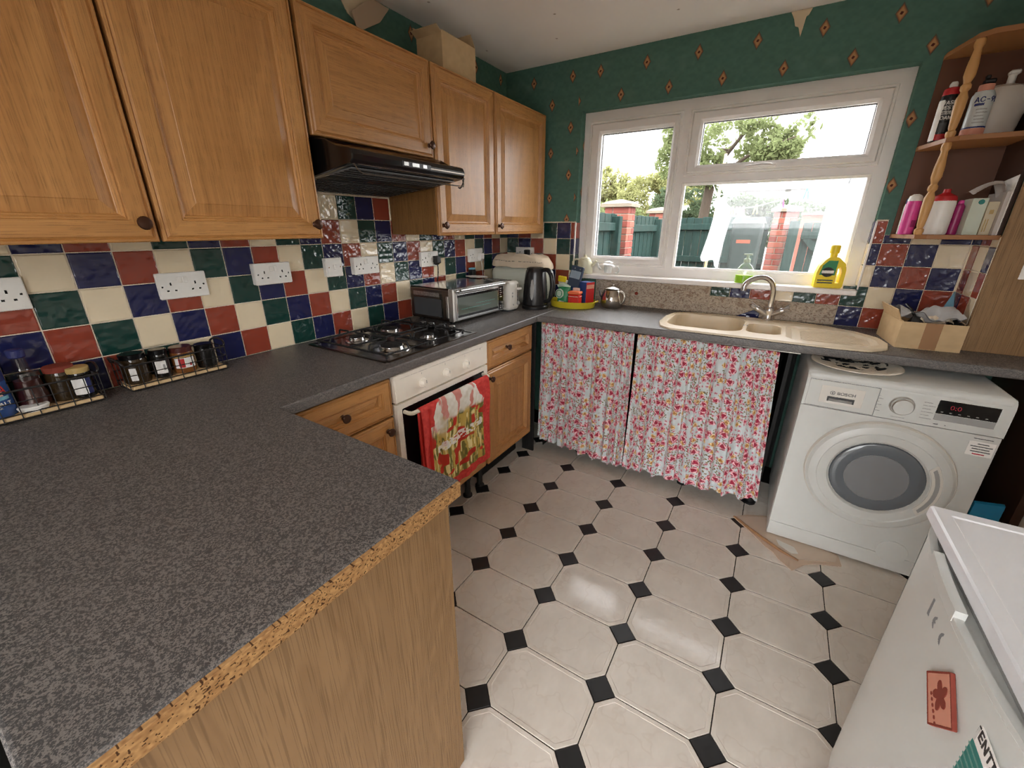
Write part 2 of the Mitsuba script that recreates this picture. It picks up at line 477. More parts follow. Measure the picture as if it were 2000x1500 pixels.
for nm, c, ro in (('steel', (196, 196, 196), .13), ('steel_dark', (120, 112, 104), .3), ('chrome', (226, 226, 228), .08), ('brushed', (206, 206, 204), .32), ('brass', (120, 92, 60), .35), ('pot_steel', (205, 200, 192), .07)):
    mat(nm, c, ro, 1.0)
for nm, c in (('leaf_a', (116, 126, 86)), ('leaf_b', (140, 142, 96)), ('leaf_c', (84, 98, 74))):
    scene[nm] = {'type': 'principledthin', 'base_color': {'type': 'rgb', 'value': lin(c)}, 'roughness': .6, 'diff_trans': 0.9, 'spec_trans': 0.0}
scene['pane_glass'] = {'type': 'thindielectric', 'int_ior': 1.5}
scene['clear_glass'] = {'type': 'thindielectric', 'int_ior': 1.45}
# ================================================================ the room
PT = .1025
CEIL = 2.33
WX, WY = 2.72, -3.55                                   # right wall, rear wall
struct('floor', bx(0, WX, WY, 0, -.06, -.0045), 'floor_grout')


def octagon(cx, cy, w, h, c):
    w, h = w / 2, h / 2
    return np.array([(cx - w + c, cy - h), (cx + w - c, cy - h), (cx + w, cy - h + c), (cx + w, cy + h - c), (cx + w - c, cy + h), (cx - w + c, cy + h), (cx - w, cy + h - c), (cx - w, cy - h + c)])


def tile_loft(p):
    return loft([p, p, inset(p, .0015), inset(p, .0125), inset(p, .0145)], [-.004, -.0012, 0, 0, -.0009][:5])


FX, FY, FB, FA = .5446, -.6712, .32, .2298
tp = tile_loft(octagon(0, 0, FB - .0032, FA - .0032, .0485))
ts = loft([np.array(q) for q in ([(-.0478, 0), (0, -.0478), (.0478, 0), (0, .0478)], [(-.0478, 0), (0, -.0478), (.0478, 0), (0, .0478)], [(-.046, 0), (0, -.046), (.046, 0), (0, .046)])], [-.004, -.0012, 0])
tk = sk = None
for b in range(-1, 7):
    for a in range(-2, 15):
        cx, cy = FX + (b + .5) * FB, FY - (a + .5) * FA
        if .25 < cx < WX + .1 and WY + .15 < cy < -.05:
            if cx + FB / 2 > WX:
                q = np.array(octagon(cx, cy, FB - .0032, FA - .0032, .0485)); pq = Polygon(q).intersection(sbox(-1, -9, WX - .003, 0))
                add('floor', 'tile', ext(pq, -.004, 0), 'floor_vinyl')
            elif tk is None:
                tk = add('floor', 'tile', tp, 'floor_vinyl'); scene[tk]['to_world'] = T().translate([cx, cy, 0])
            else:
                again('floor', 'tile', tk, T().translate([cx, cy, 0]))
        sx, sy = FX + b * FB, FY - a * FA
        if .3 < sx < WX - .06 and WY + .1 < sy < -.06:
            if sk is None:
                sk = add('floor', 'inset_tile', ts, 'black_vinyl'); scene[sk]['to_world'] = T().translate([sx, sy, 0])
            else:
                again('floor', 'inset_tile', sk, T().translate([sx, sy, 0]))

struct('ceiling', bx(-.2, WX + .2, WY - .2, .25, CEIL, CEIL + .1), 'ceiling_paint')
struct('wall_left', bx(-.2, 0, WY, .25, -.06, CEIL), 'wallpaper')
struct('wall_right', bx(WX, WX + .2, WY, .25, -.06, CEIL), 'room_paint')
OX0, OX1, OZ0, OZ1 = .545, 2.103, 1.078, 2.055        # window opening
struct('wall_back', ext(sbox(0, -.06, WX, CEIL).difference(sbox(OX0, OZ0, OX1, OZ1)), 0, .25, 'xz'), 'wallpaper')
struct('wall_rear', ext(sbox(-.2, -.06, WX + .2, CEIL).difference(sbox(.92, .0, 2.44, 2.10)), WY - .2, WY, 'xz'), 'room_paint')
struct('wall_return', bx(2.467, WX, -.30, 0, .909, CEIL), 'wallpaper')

# glazed door to the garden behind the camera
w2 = 'window_2'
uniq(w2); labels[w2] = {'kind': 'structure'}
fr = sbox(.92, 0, 2.44, 2.10).difference(sbox(.98, .06, 1.65, 2.04)).difference(sbox(1.71, .06, 2.38, 2.04))
add(w2, 'frame', ext(fr, WY - .12, WY - .05, 'xz'), 'upvc')
for x0 in (.98, 1.71):
    add(w2, 'pane', place(tri_fill(sbox(x0, .06, x0 + .67, 2.04), 0), (0, WY - .085, 0), (1, 0, 0), (0, 0, 1)), 'pane_glass')

# ---------------------------------------------------------------- wall tiles
ZT = .909
TC = {'G': 'glaze_green', 'B': 'glaze_blue', 'R': 'glaze_red', 'C': 'glaze_cream'}
_tiles = {}


def wall_tile(owner, axis, s0, s1, z0, z1, col, side=1):
    """a glazed tile between s0..s1 along the wall and z0..z1; axis 'yz' lies on x = wx, 'xz' on y = 0"""
    g = .0016
    w, h = s1 - s0 - 2 * g, z1 - z0 - 2 * g
    if w < .006 or h < .006: return
    kk = (axis, round(w, 4), round(h, 4), owner)
    if kk not in _tiles:
        p = np.array([(-w / 2, -h / 2), (w / 2, -h / 2), (w / 2, h / 2), (-w / 2, h / 2)])
        c = min(.003, w * .3, h * .3)
        _tiles[kk] = loft([p, p, inset(p, c * .4), inset(p, c)], [0, .0050, .0066, .0072])
        _tiles[kk] = (_tiles[kk], {})
    m, done = _tiles[kk]
    cs, cz = (s0 + s1) / 2, (z0 + z1) / 2
    t = rng.uniform(-.25, .25)
    if owner == 'wall_left': M = T().translate([0, cs, cz]) @ T().rotate([1, 0, 0], t) @ T([[0, 0, 1, 0], [1, 0, 0, 0], [0, 1, 0, 0], [0, 0, 0, 1]])
    elif owner == 'wall_return': M = T().translate([2.467, cs, cz]) @ T([[0, 0, -1, 0], [-1, 0, 0, 0], [0, 1, 0, 0], [0, 0, 0, 1]])
    else: M = T().translate([cs, 0, cz]) @ T([[1, 0, 0, 0], [0, 0, -1, 0], [0, 1, 0, 0], [0, 0, 0, 1]])
    if col in done:
        again(owner, 'tile', done[col], M)
    else:
        k = uniq(f'{owner}__tile'); scene[k] = mikit.ply(m, TC[col], False, to_world=M); done[col] = k


LEFT = ['G', 'C', 'R', 'B']
for j in range(0, 28):
    for r in range(0, 6):
        if r == 5 and not 10 <= j <= 16: continue
        d = j - r
        c = {20: 'C', 21: 'G'}.get(d, LEFT[d % 4])
        y1, y0 = -j * PT, -(j + 1) * PT
        if r == 5 and j == 10: y0 = -1.108; y0, y1 = -(j + 1) * PT, -1.108 + .0
        if r == 5 and j == 10: c = 'C'
        if y0 >= y1: y0, y1 = min(y0, y1), max(y0, y1)
        z1 = ZT + (r + 1) * PT
        wall_tile('wall_left', 'yz', y0, y1, ZT + r * PT, z1 if r < 4 or r == 5 or 10 <= j <= 16 else ZT + 4 * PT + .036, c)
add('wall_left', 'grout_bed', cat(bx(0, .0045, -28 * PT, 0, ZT, ZT + 4 * PT + .036), bx(0, .0046, -17 * PT, -1.1, ZT + 4 * PT, ZT + 6 * PT + .006)), 'grout')

BACK = ['G', 'B', 'R', 'C']
for i in range(0, 6):
    for r in range(0, 5):
        x0, x1 = i * PT, (i + 1) * PT
        x1 = min(x1, OX0 - .004)
        wall_tile('wall_back', 'xz', x0, x1, ZT + r * PT, ZT + (r + 1) * PT, BACK[(i + r - 3) % 4])
add('wall_back', 'grout_bed', bx(0, OX0, -.0045, 0, ZT, ZT + 5 * PT + .006), 'grout')
XR = 20.94 * PT
RT = {4: 'RBCBB', 3: 'BRBCC', 2: 'CBRBC', 1: 'GCBRB', 0: 'BRRBC'}
for r, row in RT.items():
    for k, c in enumerate(row):
        x0, x1 = XR + (k - 1) * PT, XR + k * PT
        if k == 0 and r > 1: x0 = OX1 + .004
        x1 = min(x1, 2.4655)
        z1 = ZT + (r + 1) * PT
        if r == 4 and k > 0: z1 = ZT + 4 * PT + .040
        wall_tile('wall_back', 'xz', x0, x1, ZT + r * PT, z1, c)
for k, c in zip(range(14, 20), 'GBRCGR'):
    wall_tile('wall_back', 'xz', XR + (k - 21) * PT, XR + (k - 20) * PT, ZT + PT, OZ0 + .002, c)
add('wall_back', 'grout_bed', cat(bx(OX1, 2.467, -.0045, 0, ZT + PT, ZT + 4 * PT + .04), bx(OX1, XR, -.0045, 0, ZT + 4 * PT, ZT + 5 * PT + .006), bx(XR - PT, 2.467, -.0045, 0, ZT, ZT + PT), bx(XR - 7 * PT, OX1, -.0045, 0, ZT + PT, OZ0)), 'grout')
# bare strip where tiles are missing
add('wall_back', 'bare_panel', cat(bx(.715, .952, -.006, 0, ZT, OZ0, .001), bx(.954, XR - 7 * PT - .002, -.006, 0, ZT, OZ0, .001), bx(XR - 7 * PT - .002, XR - PT - .001, -.006, 0, ZT, ZT + PT - .001, .001)), 'bare_plaster')
add('wall_back', 'screw_hole', cyl((.994, -.0065, .992), (.994, -.0075, .992), .011, n=14), 'rust')
tri_ = np.array([(1.585, .909), (1.70, .909), (1.70, .962), (1.675, .955)])
add('wall_back', 'broken_tile', ext(Polygon(tri_), -.0095, -.006, 'xz'), 'glaze_blue')
for r, row in {4: 'BRC', 3: 'RCB', 2: 'RCR', 1: 'BRC', 0: 'RBC'}.items():
    for k, c in enumerate(row):
        y1 = -.091 - (k - 1) * PT if k else -.008
        y0 = -.091 - k * PT
        wall_tile('wall_return', 'yz', max(y0, -.290), y1, ZT + r * PT, ZT + (r + 1) * PT if r < 4 else ZT + 4 * PT + .04, c)
add('wall_return', 'grout_bed', bx(2.4625, 2.467, -.30, 0, ZT, ZT + 4 * PT + .04), 'grout')
add('wall_return', 'tile_trim', bx(2.452, 2.467, -.3005, -.292, ZT, ZT + 4 * PT + .035, .002), 'cream_plastic')
# tiles turned into the window reveal
for r, c in ((4, 'R'), (3, 'B'), (2, 'G')):
    z0, z1 = max(ZT + r * PT, OZ0 + .02), ZT + (r + 1) * PT
    add('wall_back', 'reveal_tile', bx(OX0, OX0 + .006, .004, .058, z0 + .002, z1 - .002, .0015), TC[c])
    add('wall_back', 'reveal_tile', bx(OX1 - .006, OX1, .004, .058, z0 + .002, z1 - .002, .0015), TC['B' if c == 'R' else 'C'])
add('wall_back', 'tile_trim', cat(bx(OX0 - .004, OX0 + .003, -.009, .004, OZ0 + .02, ZT + 5 * PT, .001), bx(OX1 - .003, OX1 + .004, -.009, .004, OZ0 + .02, ZT + 5 * PT, .001)), 'upvc')

# ---------------------------------------------------------------- window
W1 = 'window_1'
uniq(W1); labels[W1] = {'kind': 'structure'}
R4 = lambda x0, x1, z0, z1: np.array([(x0, z0), (x1, z0), (x1, z1), (x0, z1)])


def ringframe(o, i, y0, y1, b=.006, bi=.014):
    o, i = R4(*o), R4(*i)
    return loft([o, o, inset(o, b), inset(i, -bi), i, i, o], [y1, y0 + b, y0, y0, y0 + bi, y1, y1], 'xz', cap=False)


S1, G1 = (.598, 1.121, 1.166, 1.988), (.660, 1.086, 1.212, 1.932)
S2, G2 = (1.189, 2.041, 1.683, 1.985), (1.245, 1.993, 1.722, 1.934)
G3 = (1.190, 2.030, 1.163, 1.620)
hole = lambda q: sbox(q[0], q[2], q[1], q[3])
outer = sbox(OX0 + .001, OZ0 + .018, OX1 - .001, OZ1 - .001)
add(W1, 'frame', ext(outer.difference(hole(S1).buffer(-.003)).difference(hole(S2).buffer(-.003)).difference(hole(G3).buffer(.012)), .062, .128, 'xz'), 'upvc')
for g, (a, b) in zip((S1, S2), ((.002, .011), (.002, .011))):
    o = R4(*g); add(W1, 'frame_bead', loft([inset(o, -.014), inset(o, -.010), inset(o, -.001), inset(o, .002)], [.062, .054, .054, .066], 'xz', cap=False), 'upvc')
add(W1, 'glazing_bead', ringframe((G3[0] - .014, G3[1] + .014, G3[2] - .014, G3[3] + .014), G3, .058, .10, .004, .012), 'upvc')
for s, g, nm in ((S1, G1, 'side'), (S2, G2, 'top')):
    k = add(W1, 'sash', ringframe(s, g, .048, .118), 'upvc')
    gy = .095
    add(k, 'pane', place(tri_fill(sbox(g[0] - .004, g[2] - .004, g[1] + .004, g[3] + .004), 0), (0, gy, 0), (1, 0, 0), (0, 0, 1)), 'pane_glass')
    add(k, 'gasket', loft([R4(*g), inset(R4(*g), .003), inset(R4(*g), .003), R4(*g)], [.088, .088, .094, .094], 'xz', cap=False), 'dark_grey')
    if nm == 'side':
        add(k, 'handle', cat(rb(1.098, 1.114, .030, .049, 1.535, 1.592, .006), tube([(1.106, .036, 1.575), (1.106, .024, 1.57), (1.105, .018, 1.53), (1.104, .020, 1.44)], [.008, .009, .009, .007], 10)), 'upvc', 40)
    else:
        add(k, 'handle', cat(rb(1.575, 1.632, .030, .049, 1.690, 1.706, .006), tube([(1.612, .036, 1.698), (1.606, .024, 1.698), (1.57, .018, 1.699), (1.490, .020, 1.694)], [.008, .009, .009, .007], 10)), 'upvc', 40)
add(W1, 'pane', place(tri_fill(hole(G3), 0), (0, .092, 0), (1, 0, 0), (0, 0, 1)), 'pane_glass')
struct('trim_1', bx(OX0 + .012, OX1 - .005, -.066, .06, OZ0 - .006, OZ0 + .021, .004), 'upvc')
# wallpaper torn away from the top of the walls
def torn(pts, axis, m='plaster', d=.004):
    a = np.array(pts, float)
    return ext(Polygon(a), 0, d, axis) if axis == 'yz' else ext(Polygon(a), -d, 0, axis)
add('wall_left', 'torn_paper', torn([(-1.32, 2.325), (-1.25, 2.23), (-1.21, 2.215), (-1.10, 2.262), (-1.01, 2.325)], 'yz'), 'plaster')
flap = Polygon([(-1.245, 2.235), (-1.225, 2.150), (-1.195, 2.185), (-1.09, 2.245), (-1.02, 2.318), (-1.12, 2.326)])
add('wall_left', 'paper_flap', move(ext(flap, .0, .0015, 'yz'), (.014, 0, 0), -7, (0, -1.2, 2.3), (0, 1, 0)), 'flap_paper')
mat('flap_paper', (190, 168, 144), .9)
add('wall_back', 'torn_paper', torn([(1.572, 2.328), (1.655, 2.329), (1.645, 2.305), (1.636, 2.30), (1.627, 2.225), (1.612, 2.265), (1.598, 2.27), (1.588, 2.30)], 'xz'), 'plaster')
# ================================================================ fitted units
def door_mesh(w, h, k=1.0, thick=.019):
    """raised-panel front in the (a, b) plane, height outward: (frame mesh + uv, panel mesh + uv)"""
    P0 = R4(-w / 2, w / 2, -h / 2, h / 2)
    fr = [(0, 0), (0, thick - .006), (.0025 * k, thick - .003), (.007 * k, thick - .002), (.009 * k, thick - .006), (.0115 * k, thick - .004), (.015 * k, thick), (.052 * k, thick),
          (.0545 * k, thick - .004), (.058 * k, thick - .003), (.0605 * k, thick - .008), (.064 * k, thick - .009), (.067 * k, thick - .0135)]
    pn = [(.067 * k, thick - .0135), (.069 * k, thick - .0145), (.097 * k, thick - .006), (.0985 * k, thick - .0045)]
    out = []
    for rings, cap in ((fr, False), (pn, True)):
        V, UV = [], []
        off = rng.uniform(0, 40)

        def quad(a, b, c, d, vert, o):
            for t in ((a, b, c), (a, c, d)):
                for q in t:
                    V.append(q); UV.append((q[1] + o, q[0] + o * 1.3) if vert else (q[0] + o, q[1] + o * 1.3))
        for (i0, h0), (i1, h1) in zip(rings[:-1], rings[1:]):
            A, B = inset(P0, i0) if i0 else P0, inset(P0, i1) if i1 else P0
            for s in range(4):
                t = (s + 1) % 4
                quad((*A[s], h0), (*A[t], h0), (*B[t], h1), (*B[s], h1), s % 2 == 1 or (cap and h > w), off + s * 3)
        if cap:
            B = inset(P0, rings[-1][0]); hh = rings[-1][1]
            quad(*[(*q, hh) for q in B], h > w, off)
        V = np.array(V)
        out.append((trimesh.Trimesh(V, np.arange(len(V)).reshape(-1, 3), process=False), np.array(UV)))
    return out


TX = lambda x, y, z: T().translate([x, y, z]) @ T([[0, 0, 1, 0], [1, 0, 0, 0], [0, 1, 0, 0], [0, 0, 0, 1]])      # (a, b, h) -> wall facing +x
TY = lambda x, y, z: T().translate([x, y, z]) @ T([[-1, 0, 0, 0], [0, 0, 1, 0], [0, 1, 0, 0], [0, 0, 0, 1]])     # facing +y
KNOB = lathe([(.0095, 0), (.0095, .003), (.0062, .006), (.0055, .013), (.0085, .017), (.0148, .0195), (.0165, .0235), (.0140, .0275), (.0075, .0295)], n=20)


def front(parent, name, w, h, M, knob=None, k=1.0):
    (fm, fu), (pm, pu) = door_mesh(w, h, k)
    d = add(parent, name, fm, 'oak', False, uv=fu); scene[d]['to_world'] = M
    p = add(d, 'panel', pm, 'oak', False, uv=pu); scene[p]['to_world'] = M
    if knob:
        q = add(d, 'knob', KNOB, 'knob_bronze', 30); scene[q]['to_world'] = M @ T().translate([knob[0], knob[1], .010 if len(knob) > 2 else .0165])
    return d


mat('knob_bronze', (70, 44, 30), .32, .55)
ZW0, ZW1 = 1.352, 2.046
for y0, y1, z0, kn, lab in ((-2.74, -2.2375, ZW0, 'R', 'oak wall cabinet at the left edge of the picture, nearest the camera'),
                            (-2.232, -1.748, ZW0, 'R', 'tall oak wall cabinet directly left of the cooker hood'),
                            (-1.736, -1.132, 1.680, 'R', 'short wide oak wall cabinet above the black cooker hood'),
                            (-1.124, -.643, ZW0, 'L', 'tall oak wall cabinet directly right of the cooker hood'),
                            (-.640, -.056, ZW0, 'L', 'oak wall cabinet at the corner beside the window')):
    t = thing('wall_cabinet', lab, 'cabinet', 'oak wall cabinets on the left wall')
    add_grain(t, 'carcass', bx(.004 if z0 > 1.5 else .010, .312, y0 + .002, y1 + (.0 if y1 < -.1 else .0), z0 + .003, ZW1 - .004, .001), (0, 0, 1), 'cabinet_side')
    w, h = y1 - y0 - .004, ZW1 - z0
    kx = w / 2 - .030 if kn == 'R' else -w / 2 + .028
    front(t, 'door', w, h, TX(.3145, (y0 + y1) / 2, (z0 + ZW1) / 2), (kx, -h / 2 + .046))

def lam_dark(p, n, uv):
    return lam_fn(p, n, uv) * mi.Color3f(.95, .82, .60)


scene['cabinet_side'] = {'type': 'twosided', 'b': {'type': 'principled', 'base_color': proc(lam_dark), 'roughness': .5, 'specular': .4}}
ZB0, ZB1 = .155, .866
b = thing('base_cabinet', 'oak base cabinet with drawer left of the white oven', 'cabinet', 'oak base cabinets')
add_grain(b, 'carcass', bx(.02, .563, -2.175, -1.738, ZB0, .8705, .001), (0, 0, 1), 'cabinet_side')
front(b, 'drawer', .430, .150, TX(.566, -1.955, .784), (.0, .0, 1), .82)
front(b, 'door', .430, .540, TX(.566, -1.955, .430), (.178, .226))
add(b, 'plinth', bx(.06, .50, -2.175, -1.738, 0, .152), 'dark_wood')
b = thing('base_cabinet', 'oak base cabinet with drawer between the oven and the corner', 'cabinet', 'oak base cabinets')
add_grain(b, 'carcass', bx(.02, .563, -1.112, -.640, ZB0, .8705, .001), (0, 0, 1), 'cabinet_side')
front(b, 'drawer', .464, .150, TX(.566, -.878, .784), (-.04, .005, 1), .82)
front(b, 'door', .464, .540, TX(.566, -.878, .430), (-.212, .230))
add(b, 'plinth', bx(.06, .47, -1.06, -.640, 0, .152), 'dark_hole')

pc = thing('peninsula_cabinet', 'peninsula cabinet with a wide plain oak end panel facing the camera', 'cabinet')
add_grain(pc, 'end_panel', bx(1.236, 1.252, -2.778, -2.203, .002, .8705, .0008), (0, 0, 1), 'laminate')
add_grain(pc, 'carcass', bx(.66, 1.235, -2.76, -2.206, .12, .8700), (0, 0, 1), 'cabinet_side')
front(pc, 'drawer', .56, .155, TY(.948, -2.196, .784), None, .82)
front(pc, 'door', .56, .540, TY(.948, -2.204, .430))

# ---------------------------------------------------------------- worktops
WT0, WT1 = .871, .909


def slab(pts, holes=None, r=.007):
    p = np.array(pts, float)
    rings = [inset(p, r), inset(p, r * .3), p, p, inset(p, r * .13), inset(p, r * .5), inset(p, r)]
    hs = [WT0, WT0 + r * .3, WT0 + r, WT1 - r, WT1 - r * .5, WT1 - r * .13, WT1]
    side = loft(rings, hs, 'xy', cap=False)
    top = Polygon(inset(p, r))
    for q in holes or []: top = top.difference(q)
    ms = [side, tri_fill(top, WT1), tri_fill(top, WT0)]
    for q in holes or []:
        c = np.array(q.exterior.coords)[:-1][::-1]
        ms.append(loft([c, c], [WT0, WT1], 'xy', cap=False))
    return cat(ms)


w = thing('worktop', 'dark grey speckled laminate worktop running along the tiled wall and out as the peninsula', 'worktop')
add(w, 'top', slab([(.003, -2.784), (1.264, -2.784), (1.264, -2.180), (.607, -2.166), (.602, -.622), (.602, -.003), (.003, -.003)]), 'worktop_grey', 25)
add(w, 'chipboard_edge', bx(1.2575, 1.2705, -2.782, -2.183, .873, .9055, .001), 'chipboard', label='raw chipboard edge at the end of the peninsula')
bowl1 = rrect(1.292, 1.640, -.492, -.125, .085, 8)
bowl2 = rrect(1.668, 1.808, -.462, -.232, .045, 6)
w = thing('worktop', 'grey laminate worktop under the window, holding the sink', 'worktop')
add(w, 'top', slab([(.603, -.622), (.645, -.612), (WX - .003, -.553), (WX - .003, -.003), (.603, -.003)], [bowl1.buffer(.008), bowl2.buffer(.008)]), 'worktop_grey', 25)

# ---------------------------------------------------------------- cooker hood
h = thing('cooker_hood', 'black slimline cooker hood fixed below the short wall cabinet', 'cooker hood')
prof = [(.006, 1.530), (.30, 1.556), (.488, 1.585), (.500, 1.598), (.502, 1.613), (.492, 1.629), (.478, 1.634), (.424, 1.642), (.372, 1.668), (.30, 1.676), (.006, 1.676)]
pp = np.array(prof)
add(h, 'body', loft([inset(pp, .003), pp, pp, inset(pp, .003)], [-1.724, -1.720, -1.136, -1.132], 'xz'), 'black_gloss', 30)
add(h, 'trim_strip', bx(.5005, .5035, -1.36, -1.140, 1.602, 1.608, .0008), 'steel_dark')
cp = add(h, 'control_panel', bx(.4995, .5040, -1.505, -1.352, 1.5985, 1.6175, .001), 'black_plastic')
for i, (y0, y1, m) in enumerate(((-1.498, -1.474, 'brushed'), (-1.455, -1.418, 'brushed'), (-1.398, -1.376, 'brushed'))):
    add(cp, 'slider', bx(.5035, .5060, y0, y1, 1.6015, 1.6145, .001), m)
add(h, 'filter', ext(Polygon([(.05, 1.5315), (.46, 1.5786), (.46, 1.5756), (.05, 1.5285)]), -1.700, -1.156, 'xz'), 'drum_grey')
add(h, 'filter_slot', cat([ext(Polygon([(x, 1.5285 + (x - .05) * .1149 + .0004), (x + .010, 1.5285 + (x - .04) * .1149 + .0004), (x + .010, 1.5285 + (x - .04) * .1149 - .002), (x, 1.5285 + (x - .05) * .1149 - .002)]), -1.69, -1.166, 'xz') for x in np.arange(.07, .45, .026)]), 'black_matt')
add(h, 'wire_visor', cat(tube([(.492, -1.712, 1.585), (.500, -1.705, 1.566), (.505, -1.690, 1.556), (.505, -1.150, 1.556), (.500, -1.142, 1.566), (.490, -1.138, 1.586)], .0022, 6), tube([(.497, -1.70, 1.584), (.497, -1.15, 1.584)], .0016, 6)), 'steel_dark')
add(h, 'hook', tube([(.498, -1.137, 1.592), (.492, -1.134, 1.575), (.478, -1.131, 1.556), (.470, -1.131, 1.552), (.462, -1.133, 1.5555)], .0026, 6), 'black_plastic')
# ---------------------------------------------------------------- gas hob
hb = thing('gas_hob', 'four-burner gas hob with black pan supports set in the worktop', 'hob')
add(hb, 'tray', loft([np.array(rrect(.062, .556, -1.722, -1.146, .012, 3).exterior.coords)[:-1], np.array(rrect(.062, .556, -1.722, -1.146, .012, 3).exterior.coords)[:-1],
                      np.array(rrect(.066, .552, -1.718, -1.150, .009, 3).exterior.coords)[:-1], np.array(rrect(.078, .540, -1.706, -1.162, .008, 3).exterior.coords)[:-1],
                      np.array(rrect(.084, .534, -1.700, -1.168, .006, 3).exterior.coords)[:-1]], [.9092, .9125, .9145, .9140, .9105]), 'hob_steel', 30)
for x, y, r in ((.185, -1.558, .034), (.425, -1.575, .050), (.185, -1.365, .042), (.425, -1.350, .026)):
    bn = add(hb, 'burner', lathe([(r * 1.55, .9106), (r * 1.5, .914), (r * 1.05, .9155), (r * .95, .924), (r * 1.0, .926), (r * .98, .9285), (r * .8, .929)], (x, y, 0), 28), 'steel', 35)
    add(bn, 'burner_cap', lathe([(r * .88, .9288), (r * .9, .932), (r * .78, .9345)], (x, y, 0), 28), 'black_matt', 35)
    add(bn, 'gas_port', cat([bx(x + r * .97 * math.cos(a) - .0013, x + r * .97 * math.cos(a) + .0013, y + r * .97 * math.sin(a) - .0013, y + r * .97 * math.sin(a) + .0013, .9252, .9282) for a in np.arange(0, 6.28, .42)]), 'dark_hole', kind='stuff')
for y0, y1 in ((-1.700, -1.452), (-1.452, -1.208)):
    ym = (y0 + y1) / 2
    zt = .955
    loopo = [(.095, y0 + .006, .930), (.525, y0 + .006, .930), (.525, y1 - .006, .930), (.095, y1 - .006, .930)]
    ps = [tube(loopo, .0042, 6, closed=True)]
    for xb, yb in ((.185, ym - .004), (.425, ym)):
        for dx, dy in ((1, 0), (-1, 0), (0, 1), (0, -1)):
            far = (.525 if dx > 0 and xb > .3 else .095 if dx < 0 and xb < .3 else .305, yb) if dx else (xb, y1 - .006 if dy > 0 else y0 + .006)
            near = (xb + dx * .024, yb + dy * .024)
            mid = (far[0] - dx * .006, far[1] - dy * .006)
            ps.append(tube([(far[0], far[1], .930), (mid[0], mid[1], zt - .004), (mid[0] - dx * .006, mid[1] - dy * .006, zt), (near[0], near[1], zt)], .0040, 6))
    ps.append(tube([(.305, y0 + .006, .930), (.305, y1 - .006, .930)], .0042, 6))
    ps += [cyl((x, y, .9142), (x, y, .930), .005, n=8) for x in (.10, .52) for y in (y0 + .010, y1 - .010)]
    add(hb, 'pan_support', cat(ps), 'black_matt', 40)
for x, y in ((.235, -1.180), (.290, -1.180), (.360, -1.180), (.428, -1.182)):
    kb = add(hb, 'control_knob', lathe([(.019, .9145), (.020, .917), (.0185, .930), (.016, .934)], (x, y, 0), 22), 'black_plastic', 35)
    add(kb, 'cap_ring', lathe([(.0155, .9338), (.015, .9352), (.006, .9356)], (x, y, 0), 22), 'steel', 35)
mat('hob_steel', (104, 98, 92), .2, 1.0)
# ---------------------------------------------------------------- oven
ov = thing('oven', 'white built-in oven below the hob with a tea towel on its rail', 'oven')
add(ov, 'cavity', bx(.03, .560, -1.732, -1.116, .21, .870), 'black_matt')
cpn = add(ov, 'control_panel', bx(.560, .592, -1.729, -1.120, .752, .866, .003), 'oven_white')
add(cpn, 'printed_line', cat(bx(.5918, .5924, -1.70, -1.16, .8465, .8475), *[bx(.5918, .5924, y - .001, y + .001, .833, .841) for y in (-1.582, -1.437, -1.299)], bx(.5918, .5926, -1.182, -1.176, .838, .844)), 'mid_grey')
for y in (-1.582, -1.437, -1.299):
    kb = add(ov, 'control_knob', place(lathe([(.021, 0), (.0215, .004), (.0185, .007), (.0165, .022), (.0145, .0245)], n=26), (.592, y, .797), (0, 1, 0), (0, 0, 1)), 'oven_white', 35)
    add(kb, 'pointer', bx(.6165, .6172, y - .0012, y + .0012, .799, .812), 'grey_plastic')
d = add(ov, 'door', ext(sbox(-1.729, .218, -1.120, .744).difference(sbox(-1.702, .270, -1.147, .722)), .562, .590, 'yz'), 'oven_white')
add(d, 'glass', bx(.566, .586, -1.703, -1.146, .268, .724), 'black_gloss')
add(d, 'rail', tube([(.588, -1.690, .706), (.612, -1.690, .705), (.626, -1.684, .705), (.628, -1.66, .705), (.628, -1.19, .705), (.626, -1.166, .705), (.612, -1.160, .705), (.588, -1.160, .706)], .0085, 10), 'cream_plastic', 40)
add_grain(ov, 'filler_panel', bx(.548, .566, -1.732, -1.116, .150, .214, .002), (0, 1, 0), 'oak')
for y in (-1.225, -1.112, -1.55):
    add(ov, 'adjustable_leg', lathe([(.026, 0), (.026, .008), (.017, .016), (.015, .10), (.022, .106), (.024, .150)], (.515, y, 0), 16), 'black_plastic', 35)

# tea towel over the rail
def cloth(fn, nu, nv):
    u, v = np.meshgrid(np.linspace(0, 1, nu), np.linspace(0, 1, nv), indexing='ij')
    P = np.stack(fn(u, v), -1).reshape(-1, 3)
    i, j = np.meshgrid(np.arange(nu - 1), np.arange(nv - 1), indexing='ij'); a = (i * nv + j).ravel()
    F = np.vstack([np.stack([a, a + nv, a + nv + 1], 1), np.stack([a, a + nv + 1, a + 1], 1)])
    return trimesh.Trimesh(P, F, process=False), np.stack([u.ravel(), v.ravel()], 1)


def tea(u, v):
    y = -1.655 + .472 * u + .012 * np.sin(v * 5) * (u - .5)
    fold = (.0045 * np.sin(u * 19 + v * 2) + .003 * np.sin(u * 43 + 1.3)) * np.minimum(1, v * 5)
    # over the rail: v < .06 behind and above it
    a = np.clip(v / .06, 0, 1) * math.pi
    x = np.where(v < .06, .628 - .0105 * np.cos(a), .6388 + fold + .004 * np.sin(v * 9))
    z = np.where(v < .06, .706 + .0105 * np.sin(a), .706 - (v - .06) / .94 * (.462 - .02 * u))
    pinch = .012 * np.sin(v * 3.1) * (1 - u) ** 3
    return x, y + pinch, z


